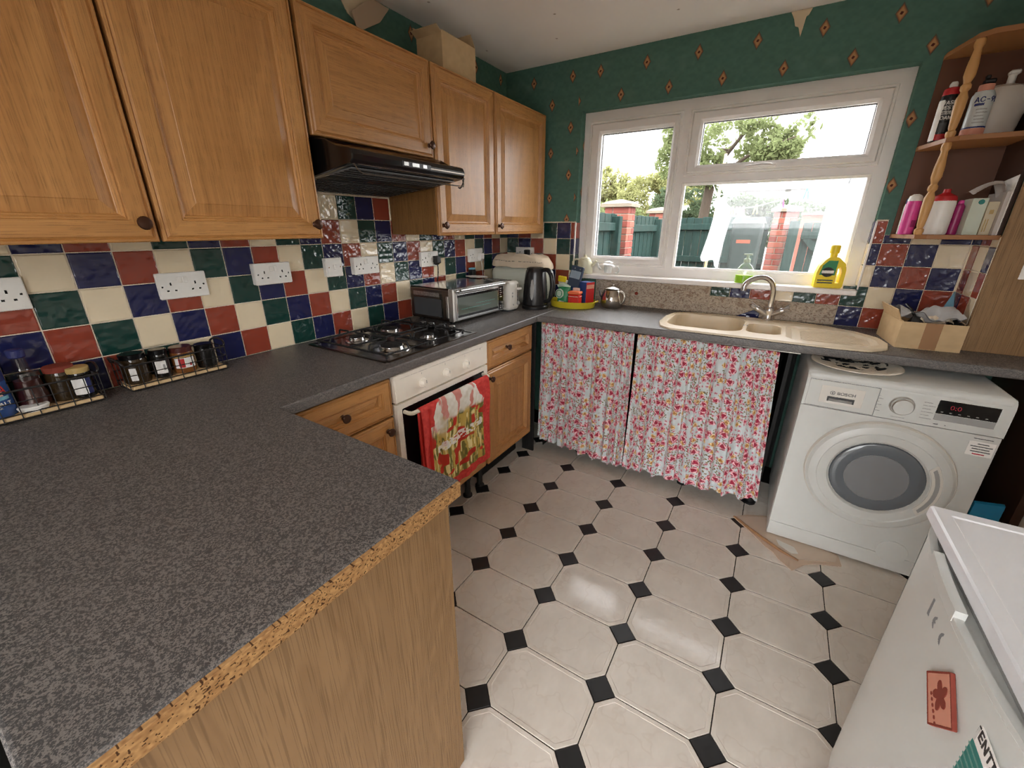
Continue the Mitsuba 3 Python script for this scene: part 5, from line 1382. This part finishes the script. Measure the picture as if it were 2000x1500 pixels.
# ================================================================ corner shelf unit and its things
su = thing('corner_shelf', 'brown open corner shelf unit with turned spindles right of the window', 'shelf')
SX0, SX1, SYF = 2.166, 2.462, -.262
sh = [(SX0, -.001), (SX0, -.045), (2.212, -.232), (2.245, SYF), (SX1, SYF), (SX1, -.001)]
sh = sh if Polygon(sh).exterior.is_ccw else sh[::-1]
for z in (1.346, 1.708, 2.045):
    p = np.array(sh)
    add(su, 'shelf', loft([inset(p, .001), p, p, inset(p, .001)], [z, z + .001, z + .0165, z + .0175], 'xy'), 'shelf_wood')
mat('shelf_wood', (150, 102, 62), .5)
add(su, 'back_panel', bx(SX0 + .001, SX1, -.0085, -.001, 1.364, 2.045), 'shelf_brown')
add(su, 'side_panel', bx(SX1 - .012, SX1, SYF + .001, -.009, 1.364, 2.045), 'dark_wood')
for z0, z1 in ((1.3635, 1.708), (1.7255, 2.045)):
    hgt = z1 - z0
    prf = [(.013, 0), (.016, .010), (.016, .020), (.010, .026), (.013, .036), (.0175, .10), (.0175, .14), (.012, .155), (.0105, .162), (.016, .170), (.016, .182), (.0105, .190), (.012, .198), (.0175, .215), (.0170, .25), (.011, .305), (.0155, .315), (.0155, .328), (.013, .336)]
    add(su, 'spindle', lathe([(r, z0 + z / .336 * hgt) for r, z in prf], (2.222, -.222, 0), 18), 'pine', 35)
# upright wooden board in front of the tiled return, with a paper on it
ep = thing('end_panel', 'tall oak-effect board standing on the worktop right of the cardboard box', 'panel')
add_grain(ep, 'board', bx(2.452, WX - .003, -.318, -.3015, .9095, 2.10, .001), (0, 0, 1), 'laminate')
pn = thing('paper_notice', 'white printed sheet pinned to the oak board at the right picture edge', 'paper')
add(pn, 'sheet', bx(2.535, 2.700, -.3195, -.3185, 1.205, 1.500), 'white_paper')
for k in range(6):
    add(pn, 'printed_line', bx(2.552, 2.60 + .012 * (k % 3), -.3198, -.3192, 1.222 + k * .022, 1.2255 + k * .022), 'grey_print')
Z1, Z2 = 1.3638, 1.7258


def can(name, label, cat_, x, y, r, z, h, m, cap=None, shoulder=.9, group=None):
    c = thing(name, label, cat_, group)
    add(c, 'body', lathe([(r * .94, z), (r, z + .004), (r, z + h * .9), (r * shoulder, z + h)], (x, y, 0), 30), m, 35)
    return c


fc = can('spray_can', 'black spray can with red cap and white lettering on the upper corner shelf', 'can', 2.205, -.120, .0285, Z2, .165, 'black_plastic')
add(fc, 'cap', lathe([(.0262, Z2 + .165), (.027, Z2 + .168), (.024, Z2 + .188), (.015, Z2 + .193)], (2.205, -.120, 0), 26), 'red_plastic', 35)
add(fc, 'nozzle', lathe([(.0125, Z2 + .192), (.0130, Z2 + .204), (.009, Z2 + .212)], (2.205, -.120, 0), 18), 'white_plastic', 35)
add(fc, 'red_base', band((2.205, -.120), .0287, -3.14, 3.14, Z2 + .004, Z2 + .026, 36), 'red_plastic')
add(fc, 'white_edge', band((2.205, -.120), .0288, -3.14, -2.15, Z2 + .004, Z2 + .148, 12), 'white_paper')
aF = -1.57
for k, s in enumerate(('WASP', 'NEST', 'DESTROYER', 'FOAM')):
    add(fc, 'lettering', wrap_text(s, .0125, (2.205, -.120), .0287, aF - .15, Z2 + .130 - k * .0175, True, .95 if len(s) < 6 else .42), 'white_paper')
add(fc, 'picture', band((2.205, -.120), .0287, aF - .5, aF + .35, Z2 + .032, Z2 + .066, 12), 'dark_grey')
ac = can('spray_can', 'pale spray can with navy lettering, right of the upper spindle', 'can', 2.286, -.200, .033, Z2, .150, 'can_silver', shoulder=.80)
mat('can_silver', (182, 186, 184), .35)
add(ac, 'cap', lathe([(.020, Z2 + .149), (.022, Z2 + .152), (.022, Z2 + .172), (.016, Z2 + .174)], (2.286, -.200, 0), 24), 'terracotta', 35)
add(ac, 'spray_head', cat(bx(2.272, 2.306, -.212, -.190, Z2 + .174, Z2 + .190, .004), bx(2.274, 2.288, -.208, -.194, Z2 + .190, Z2 + .204, .003)), 'black_plastic')
add(ac, 'lettering', wrap_text('AC-90', .0165, (2.286, -.200), .0335, aF + .22, Z2 + .112, True, .95), 'navy')
add(ac, 'swoosh', band((2.286, -.200), .0333, aF - .75, aF + .05, Z2 + .100, Z2 + .108, 12), 'navy')
add(ac, 'small_print', cat([band((2.286, -.200), .0333, aF - .5 + (k % 2) * .1, aF + .6 - (k % 3) * .15, Z2 + .042 + k * .011, Z2 + .046 + k * .011, 10) for k in range(5)]), 'mid_grey', kind='stuff')
add(ac, 'blue_band', band((2.286, -.200), .0334, -3.14, 3.14, Z2 + .026, Z2 + .031, 36), 'navy')
add(ac, 'red_base', band((2.286, -.200), .0334, -3.14, 3.14, Z2 + .004, Z2 + .025, 36), 'terracotta')
wj = thing('pump_bottle', 'large translucent white container with a pump spout on the upper corner shelf', 'container')
add(wj, 'body', move(lathe([(.062, Z2), (.068, Z2 + .006), (.082, Z2 + .10), (.086, Z2 + .150), (.078, Z2 + .172), (.030, Z2 + .186)], (2.360, -.092, 0), 36, sy=.70), (0, 0, 0)), 'milk_plastic', 35)
mat('milk_plastic', (196, 186, 174), .45)
add(wj, 'pump', cat(cyl((2.373, -.092, Z2 + .180), (2.373, -.092, Z2 + .218), .012, n=14), bx(2.360, 2.390, -.108, -.076, Z2 + .216, Z2 + .232, .004)), 'white_plastic', 35)
# lower shelf
c = can('spray_can', 'slim white can with a navy cap at the left end of the lower corner shelf', 'can', 2.200, -.052, .022, Z1, .128, 'white_plastic')
add(c, 'cap', lathe([(.0205, Z1 + .128), (.021, Z1 + .130), (.020, Z1 + .150), (.016, Z1 + .152)], (2.200, -.052, 0), 22), 'navy', 35)
add(c, 'grey_print', band((2.200, -.052), .0222, -2.6, -1.2, Z1 + .070, Z1 + .098, 10), 'mid_grey')
c = can('spray_can', 'bright pink can with a pale domed cap beside the lower spindle', 'can', 2.196, -.128, .0255, Z1, .138, 'pink_plastic')
add(c, 'cap', lathe([(.0245, Z1 + .136), (.0250, Z1 + .140), (.022, Z1 + .156), (.010, Z1 + .164)], (2.196, -.128, 0), 24), 'white_plastic', 35)
add(c, 'print', band((2.196, -.128), .0257, -1.4, -.7, Z1 + .030, Z1 + .058, 10), 'magenta')
c = thing('squeeze_bottle', 'cream bottle with a wide red cap in the middle of the lower corner shelf', 'bottle')
add(c, 'body', lathe([(.037, Z1), (.040, Z1 + .006), (.041, Z1 + .120), (.0385, Z1 + .134)], (2.282, -.165, 0), 30), 'white_plastic', 35)
add(c, 'cap', lathe([(.039, Z1 + .132), (.040, Z1 + .138), (.036, Z1 + .150), (.018, Z1 + .160), (.0125, Z1 + .164), (.0115, Z1 + .178)], (2.282, -.165, 0), 28), 'red_plastic', 35)
c = can('squeeze_bottle', 'slim magenta bottle standing between the cream bottle and the white cartons', 'bottle', 2.340, -.150, .0165, Z1, .122, 'magenta', shoulder=.6)
add(c, 'cap', lathe([(.0098, Z1 + .122), (.010, Z1 + .126), (.008, Z1 + .134)], (2.340, -.150, 0), 16), 'pink_plastic', 35)
for nm, x0, x1, y0, h, m, lab in (('carton', 2.357, 2.403, -.215, .138, 'carton_green', 'pale green-white medicine carton with a teal oval on the lower corner shelf'), ('carton', 2.405, 2.436, -.220, .124, 'carton_cream', 'narrow cream carton with brown print beside the pale green carton')):
    c = thing(nm, lab, 'box', None)
    add(c, 'body', bx(x0, x1, y0, y0 + .10, Z1, Z1 + h, .0008), m)
    if x0 < 2.4:
        add(c, 'oval', cyl(((x0 + x1) / 2 + .004, y0 - .0002, Z1 + h - .014), ((x0 + x1) / 2 + .004, y0 - .0008, Z1 + h - .014), .0095, n=16), 'print_teal')
    else:
        add(c, 'print', cat(bx(x0 + .010, x0 + .022, y0 - .0006, y0, Z1 + .078, Z1 + .094), bx(x0 + .006, x0 + .009, y0 - .0006, y0, Z1 + .012, Z1 + .06), bx(x0 + .013, x0 + .016, y0 - .0006, y0, Z1 + .012, Z1 + .06)), 'brass_lid')
mat('carton_green', (196, 204, 188), .6)
mat('carton_cream', (196, 184, 158), .6)
c = thing('leaflet', 'bundle of white folded leaflets and papers curling over the cartons', 'papers')


def leaf(u, v):
    y = -.235 + .09 * v
    x = 2.352 + .098 * u + .008 * np.sin(v * 4)
    z = Z1 + .150 + .045 * np.sin(u * 2.4 + .2) - .10 * np.clip(u - .72, 0, 1) * 2.0 + .006 * np.sin(v * 9 + u * 5)
    return x, y, z


m_, _ = cloth(leaf, 30, 14)
add(c, 'curled_sheet', m_, 'paper_grey', True)
mat('paper_grey', (190, 182, 176), .8)
add(c, 'stack', bx(2.4375, 2.4478, -.245, -.06, Z1, Z1 + .158), 'paper_grey')
add(c, 'upright_sheet', hull([(2.4485, -.255, Z1), (2.4498, -.255, Z1), (2.4485, -.08, Z1), (2.4498, -.08, Z1), (2.4485, -.258, Z1 + .215), (2.4498, -.258, Z1 + .215), (2.4485, -.10, Z1 + .20), (2.4498, -.10, Z1 + .20)]), 'white_paper')
# cardboard box on top of the wall cabinets
cb2 = thing('cardboard_box', 'small open cardboard box on top of the wall cabinets', 'box')
q = lambda m: m
bz = ZW1 + .0005
add(cb2, 'wall', cat(bx(.135, .139, -.985, -.735, bz, 2.205), bx(.281, .285, -.985, -.735, bz, 2.205), bx(.135, .285, -.985, -.981, bz, 2.195), bx(.135, .285, -.739, -.735, bz, 2.205), bx(.135, .285, -.985, -.735, bz, bz + .004)), 'cardboard')
add(cb2, 'flap', cat(move(bx(.135, .285, -.737, -.735, 2.205, 2.262), (0, 0, 0), 38, (.2, -.736, 2.205), (1, 0, 0)), move(bx(.135, .139, -.985, -.735, 2.205, 2.245), (0, 0, 0), -30, (.137, 0, 2.205), (0, 1, 0)), move(bx(.135, .285, -.985, -.983, 2.195, 2.235), (0, 0, 0), 60, (.2, -.984, 2.195), (1, 0, 0))), 'cardboard')
# ================================================================ the yard outside
GZ = -.12
scene['ground'] = mikit.ply(ext(sbox(-60, .26, 60, 120).union(sbox(-60, -120, 60, WY - .21)).union(sbox(-60, -120, -.21, 120)).union(sbox(WX + .21, -120, 60, 120)), GZ - .1, GZ), 'paving')
labels['ground'] = {'kind': 'structure'}
BRK = ['brick_a', 'brick_b', 'brick_c']
_bk = {}


def brick(owner, x0, x1, y0, y1, z):
    w, d = round(x1 - x0, 3), round(y1 - y0, 3)
    m = BRK[rng.randrange(3)]
    M = T().translate([(x0 + x1) / 2, (y0 + y1) / 2, z])
    if (w, d, m) in _bk: again(owner, 'brick', _bk[(w, d, m)], M)
    else:
        k = uniq(f'{owner}__brick'); scene[k] = mikit.ply(bx(-w / 2, w / 2, -d / 2, d / 2, 0, .065, .003), m, False, to_world=M); _bk[(w, d, m)] = k


def pillar(cx, cy, top, half, label):
    p = thing('brick_pillar', label, 'pillar', 'red brick fence pillars with stone caps')
    h = half - .035
    add(p, 'core', bx(cx - h + .011, cx + h - .011, cy - h + .011, cy + h - .011, GZ, top, 0), 'mortar')
    n = int((top - GZ) / .075)
    L, S = 2 * h * .66, 2 * h * .34
    for k in range(n):
        z = top - .075 * (k + 1) + .005
        g = .005
        if k % 2:
            for (a, b, c, d) in ((-h, -h + L, -h, -h + S), (-h + L, h, -h, -h + L), (h - L, h, h - S, h), (-h, h - L, h - L, h)):
                brick(p, cx + a + g, cx + b - g, cy + c + g, cy + d - g, z)
        else:
            for (a, b, c, d) in ((h - L, h, -h, -h + S), (-h, h - L, -h, -h + L), (-h, -h + L, h - S, h), (h - S, h, -h + S, h)):
                brick(p, cx + a + g, cx + b - g, cy + c + g, cy + d - g, z)
    q = np.array([(cx - half, cy - half), (cx + half, cy - half), (cx + half, cy + half), (cx - half, cy + half)])
    add(p, 'cap', loft([q, q, inset(q, half * .3), inset(q, half * .95)], [top, top + .035, top + .062, top + .088], 'xy'), 'cap_stone')


pillar(.035, 2.46, 1.615, .180, 'red brick pillar with a stone cap, nearest, seen through the left window pane')
pillar(.09, 4.22, 1.595, .175, 'red brick pillar partly hidden by the frame at the right of the left window pane')
pillar(1.715, 4.20, 1.59, .180, 'red brick pillar with patchy render seen through the big lower window pane')
pt_ = [k for k in scene if k.startswith('brick_pillar_002__core')][0]
add('brick_pillar_002', 'render_patch', ext(Polygon([(1.74, .4), (1.855, .4), (1.855, 1.42), (1.80, 1.46), (1.775, 1.30), (1.79, 1.1), (1.75, .9)]), 4.0555, 4.0605, 'xz'), 'cap_stone')


def fence(x0, y0, x1, y1, top, label, rails, side, posts=(), bw=.10, lean=0):
    f_ = thing('fence', label, 'fence', None)
    L = math.hypot(x1 - x0, y1 - y0); ex = np.array([(x1 - x0) / L, (y1 - y0) / L]); ny = np.array([-ex[1], ex[0]]) * side
    M = np.eye(4); M[:2, 0], M[:2, 1], M[:2, 3] = ex, ny, (x0, y0)
    M = T(M)
    n = int(L / bw); first = None
    for k in range(n):
        s = (k + .5) * L / n
        t = top + rng.uniform(-.008, .008)
        kk = uniq(f'{f_}__board')
        scene[kk] = mikit.ply(bx(s - L / n * .48, s + L / n * .48, -.018 + .006 * (k % 2), .002 + .006 * (k % 2), GZ + .04, t, .004), 'fence_green', False, to_world=M)
    for z in rails:
        kk = uniq(f'{f_}__rail'); scene[kk] = mikit.ply(bx(0, L, .008, .052, z - .042, z + .042, .004), 'fence_green', False, to_world=M)
    for s in posts:
        kk = uniq(f'{f_}__post'); scene[kk] = mikit.ply(bx(s - .05, s + .05, .008, .095, GZ, top - .03, .004), 'fence_green', False, to_world=M)
    return f_


fence(.26, 4.24, 1.55, 4.24, 1.53, 'dark green board fence with two rails behind the clothes line', (.955, 1.405), -1)
fence(.10, 2.64, .10, 4.05, 1.535, 'green board fence between the two brick pillars in the left window pane', (.95, 1.385), -1, posts=(1.25,))
fence(.06, .35, .06, 2.28, 1.54, 'green board fence at the far left of the left window pane', (.95, 1.40), -1, posts=(1.80,))
gt = thing('garden_gate', 'dark green board gate with a diagonal brace right of the brick pillar', 'gate')
for k in range(9):
    add(gt, 'board', bx(1.935 + k * .105, 2.035 + k * .105, 4.23 + .005 * (k % 2), 4.25 + .005 * (k % 2), GZ + .05, 1.455, .004), 'fence_green')
add(gt, 'rail', bx(1.93, 2.88, 4.185, 4.23, 1.255, 1.345, .004), 'fence_green')
add(gt, 'rail', bx(1.93, 2.88, 4.185, 4.23, .30, .39, .004), 'fence_green')
add(gt, 'brace', ext(Polygon([(1.95, 1.255), (2.05, 1.255), (2.85, .39), (2.75, .39)]), 4.190, 4.228, 'xz'), 'fence_green')
pst = thing('gate_post', 'dark green timber gate post in front of the patchy brick pillar', 'post')
add(pst, 'post', bx(1.775, 1.885, 3.93, 4.015, GZ, 1.475, .006), 'fence_green')
fence(2.95, 4.24, 4.6, 4.24, 1.50, 'dark green board fence right of the gate, behind the hanging sheet', (.955, 1.405), -1)
wb = thing('wheelie_bin', 'tall dark bin with an orange label in front of the back fence', 'bin')
add(wb, 'body', loft([np.array(rrect(1.225, 1.49, 3.30, 3.62, .04, 4).exterior.coords)[:-1], np.array(rrect(1.18, 1.515, 3.26, 3.66, .04, 4).exterior.coords)[:-1]], [GZ, 1.44]), 'bin_green', 40)
add(wb, 'lid', hull([(1.165, 3.24, 1.44), (1.53, 3.24, 1.44), (1.165, 3.68, 1.44), (1.53, 3.68, 1.44), (1.19, 3.28, 1.50), (1.50, 3.28, 1.50), (1.20, 3.62, 1.515), (1.50, 3.62, 1.515)]), 'bin_green')
add(wb, 'label', bx(1.255, 1.405, 3.262, 3.268, 1.215, 1.255), 'orange_print')
# clothes line
LN = [(1.00, 2.40, 1.95), (1.055, 2.05, 1.798), (1.140, 1.95, 1.659), (1.291, 1.90, 1.550), (1.327, 1.88, 1.551), (1.481, 1.80, 1.568), (1.672, 1.70, 1.615), (1.83, 1.60, 1.668), (2.03, 1.50, 1.74), (2.20, 1.45, 1.80), (2.7, 1.2, 2.0)]
cl = thing('washing_line', 'pale rope clothes line sagging across the yard', 'clothes line')
add(cl, 'rope', tube(LN, .0035, 6), 'rope', 60)
pr_ = solo('line_prop', tube([(1.125, 2.12, 2.05), (1.115, 2.11, 1.4), (1.095, 2.10, .6), (1.09, 2.10, GZ)], .014, 8), 'wood_base', 'thin wooden prop pole holding up the clothes line', 'pole', 60)


def peg(p, m, label, ang=0):
    k = thing('clothes_peg', label, 'clothes peg', 'pegs on the clothes line')
    for s in (-1, 1):
        q = hull([(p[0] + s * .002 + a, p[1] + b_, p[2] + .022 - c) for a, b_, c in ((-.005, -.006, 0), (.005, -.006, 0), (-.005, .006, 0), (.005, .006, 0))] + [(p[0] + s * .016 + a, p[1] + b_, p[2] - .062) for a in (-.005, .005) for b_ in (-.006, .006)])
        add(k, 'prong', move(q, (0, 0, 0), ang, p, (0, 1, 0)), m)


for p, m, lab in ((LN[2], 'mid_grey', 'grey peg at the upper corner of the hanging towel'), ((1.285, 1.895, 1.558), 'peg_yellow', 'yellow peg at the right corner of the hanging towel'),
                  ((1.320, 1.88, 1.551), 'peg_pink', 'left one of three pink pegs bunched on the line right of the towel'), ((1.348, 1.87, 1.552), 'peg_pink', 'middle one of three pink pegs bunched on the line right of the towel'), ((1.376, 1.858, 1.554), 'peg_pink', 'right one of three pink pegs bunched on the line right of the towel'),
                  (LN[5], 'peg_yellow', 'yellow peg alone on the line above the tall bin'), (LN[6], 'peg_pink', 'pink peg on the line above the patchy brick pillar'), (LN[7], 'peg_blue', 'blue peg on the line left of the hanging sheet'),
                  ((2.03, 1.49, 1.735), 'peg_pink', 'pink peg holding the white sheet'), ((2.09, 1.475, 1.76), 'dark_grey', 'dark peg holding the white sheet')):
    peg(p, m, lab)


def towel_(u, v):
    x = 1.140 + .150 * u - (.035 + .045 * (1 - u)) * v + .012 * np.sin(u * 9 + v * 3)
    y = 1.95 - .05 * u - .02 * v + .028 * np.sin(u * 11 + 1) * (.3 + .7 * v)
    z0 = 1.655 - .105 * u
    return x, y, z0 - v * (.54 - .03 * u + .02 * np.sin(u * 8))


m_, uv_ = cloth(towel_, 50, 34)
ht = thing('hanging_towel', 'white towel with grey striped edge pegged on the clothes line', 'towel')
add(ht, 'cloth', m_, 'linen_white', True)
for k in range(4):
    u0 = .80 + k * .055
    m_, _ = cloth(lambda u, v: (lambda q: (q[0] + .002, q[1] - .004, q[2]))(towel_(u0 + u * .016, .10 + v * .88)), 3, 30)
    add(ht, 'stripe', m_, 'linen_grey', True)


def sheet_(u, v):
    x = 1.975 + .245 * u - .03 * v * (1 - u) + .010 * np.sin(u * 12 + v * 2)
    y = 1.50 - .05 * u + .030 * np.sin(u * 8 + v * 1.5) * (.25 + .75 * v)
    return x, y, 1.72 + .085 * u - v * (.86 + .01 * u)


m_, uv_ = cloth(sheet_, 50, 40)
sh_ = thing('hanging_sheet', 'large white sheet pegged on the line behind the yellow bottle', 'sheet')
add(sh_, 'cloth', m_, 'linen_white', True)

# ---------------------------------------------------------------- trees and buildings beyond the fence
def leaves(blobs, n, size, seed, mats, sparse=0.0):
    r_ = np.random.default_rng(seed)
    C, S = [], []
    w = np.array([b[3] * b[4] * b[5] for b in blobs], float) ** .66; w /= w.sum()
    for b, ww in zip(blobs, w):
        m = int(n * ww)
        d = r_.normal(size=(m, 3)); d /= np.linalg.norm(d, axis=1, keepdims=True)
        rad = r_.uniform(.35, 1, (m, 1)) ** .6
        p = np.array(b[:3]) + d * rad * np.array(b[3:6])
        cl_ = meshkit.fbm(p * 2.6 + seed, 3)
        p = p[cl_ > .50]
        C.append(p)
    C = np.vstack(C); m = len(C)
    a = r_.normal(size=(m, 3)); a /= np.linalg.norm(a, axis=1, keepdims=True)
    b = np.cross(a, r_.normal(size=(m, 3))); b /= np.linalg.norm(b, axis=1, keepdims=True)
    s = size * r_.uniform(.6, 1.25, (m, 1))
    V = np.stack([C - a * s, C + b * s * .45, C + a * s, C - b * s * .45], 1).reshape(-1, 3)
    i = np.arange(m) * 4
    F = np.vstack([np.stack([i, i + 1, i + 2], 1), np.stack([i, i + 2, i + 3], 1)])
    return trimesh.Trimesh(V, F, process=False)


def tree(name, label, blobs, n, size, seed, m, trunk, branches=(), cat_='tree'):
    t = thing(name, label, cat_)
    add(t, 'trunk', tube(trunk, [.13 - .05 * k / (len(trunk) - 1) for k in range(len(trunk))], 9), 'bark', 60)
    for b in branches:
        add(t, 'branch', tube(b, [.045, .030, .012][:len(b)], 7), 'bark', 60)
    add(t, 'foliage', leaves(blobs, n, size, seed, m), m, kind='stuff')


tree('tree', 'large leafy tree whose branches spread across the upper right window pane', [(.45, 7.6, 2.95, .75, .8, .55), (1.15, 7.4, 2.92, .62, .6, .42), (1.55, 7.3, 3.05, .42, .5, .30), (-.4, 7.8, 2.75, .6, .7, .5), (.2, 7.5, 2.50, .6, .6, .35), (-.6, 7.7, 3.3, .3, .4, .3), (1.45, 7.3, 2.72, .28, .4, .2)], 15000, .062, 5, 'leaf_a',
     [(.1, 7.9, GZ), (.12, 7.9, 1.2), (.2, 7.8, 2.2), (.4, 7.7, 2.9)], [[(.2, 7.8, 2.3), (.9, 7.5, 2.75), (1.6, 7.3, 2.95)], [(.2, 7.8, 2.2), (-.4, 7.8, 2.6), (-.7, 7.7, 3.1)], [(.3, 7.7, 2.6), (.7, 7.5, 3.1), (1.0, 7.4, 3.3)]])
tree('tree', 'pale tapering tree left of the lamp post in the left window pane', [(-4.25, 14, 2.7, .55, .5, .95), (-4.8, 14.2, 2.3, .5, .5, .7), (-3.75, 14, 2.4, .5, .5, .9)], 9000, .085, 8, 'leaf_b', [(-4.2, 14, GZ), (-4.2, 14, 1.5), (-4.2, 14, 3.0)])
tree('tree', 'rounded bushy tree behind the pillars at the right of the left window pane', [(-2.2, 12, 2.25, .85, .7, .8), (-1.5, 11.8, 2.6, .6, .6, .65), (-2.9, 12.2, 2.0, .6, .6, .7), (-1.0, 11.6, 2.2, .6, .6, .8)], 14000, .08, 9, 'leaf_b', [(-2.0, 12.1, GZ), (-2.0, 12.1, 1.5), (-1.9, 12, 2.4)])
tree('hedge', 'tall dark hedge behind the green fence and the clothes line', [(.0, 8.6, 1.55, .7, .45, .75), (.7, 8.6, 1.5, .7, .45, .62), (1.4, 8.5, 1.45, .7, .45, .55), (2.0, 8.5, 1.4, .6, .45, .52), (-.7, 8.7, 1.6, .6, .45, .8)], 16000, .06, 11, 'leaf_c', [(.4, 8.7, GZ), (.4, 8.7, .8), (.4, 8.7, 1.5)], cat_='hedge')
tree('hedge', 'light green bushes beyond the two pillars in the left window pane', [(-1.5, 7.5, 1.4, .55, .5, .55), (-2.3, 8.0, 1.5, .6, .5, .6), (-3.2, 8.6, 1.5, .6, .5, .6)], 9000, .055, 12, 'leaf_a', [(-2.0, 7.9, GZ), (-2.0, 7.9, .8), (-2.0, 7.9, 1.4)], cat_='hedge')
tree('hedge', 'distant dark bushes at the right of the lower window pane', [(3.3, 12.5, 1.6, .7, .5, .65), (4.2, 12.7, 1.7, .7, .5, .6)], 5000, .09, 13, 'leaf_c', [(3.6, 12.6, GZ), (3.6, 12.6, 1), (3.6, 12.6, 1.6)], cat_='hedge')
bd = thing('bungalow', 'long low white building showing between the trees above the fence', 'building')
add(bd, 'wall', bx(-.6, 2.1, 20, 24, GZ, 2.92), 'house_white')
add(bd, 'roof', bx(-.75, 2.2, 19.8, 24.2, 2.92, 3.06), 'roof_grey')
for x in (-.3, .25, .8, 1.35):
    wn = add(bd, 'window', bx(x, x + .42, 19.97, 20.02, 2.25, 2.74), 'mid_grey')
hs = thing('house', 'white gabled house end at the left edge of the left window pane', 'building')
add(hs, 'wall', bx(-6.3, -4.95, 16.2, 20, GZ, 2.42), 'house_white')
add(hs, 'roof', loft([np.array([(-6.5, 2.40), (-4.7, 2.40), (-5.6, 2.95)])] * 2, [16.0, 20.2], 'xz'), 'house_white')
add(hs, 'window', bx(-5.3, -5.05, 16.17, 16.22, 1.75, 2.2), 'mid_grey')
bwl = thing('brick_wall', 'low red brick wall beyond the gate', 'wall')
add(bwl, 'core', bx(1.95, 3.6, 6.52, 6.68, GZ, 1.60), 'brick_c')
add(bwl, 'coping', bx(1.93, 3.62, 6.49, 6.71, 1.60, 1.64), 'cap_stone')
lp = thing('lamp_post', 'slim white lamp post above the trees in the left window pane', 'lamp post')
add(lp, 'pole', cyl((-7.95, 25, GZ), (-8.05, 25, 6.0), .055, .040, 10), 'white_plastic')
add(lp, 'arm', tube([(-8.05, 25, 5.95), (-8.2, 25, 6.05), (-8.75, 25, 6.08)], .03, 7), 'white_plastic', 60)
add(lp, 'lantern', hull([(-7.75, 24.95, 6.30), (-7.75, 25.05, 6.30), (-8.1, 24.95, 6.22), (-8.1, 25.05, 6.22), (-7.8, 25, 6.40), (-8.05, 25, 6.36)]), 'mid_grey')
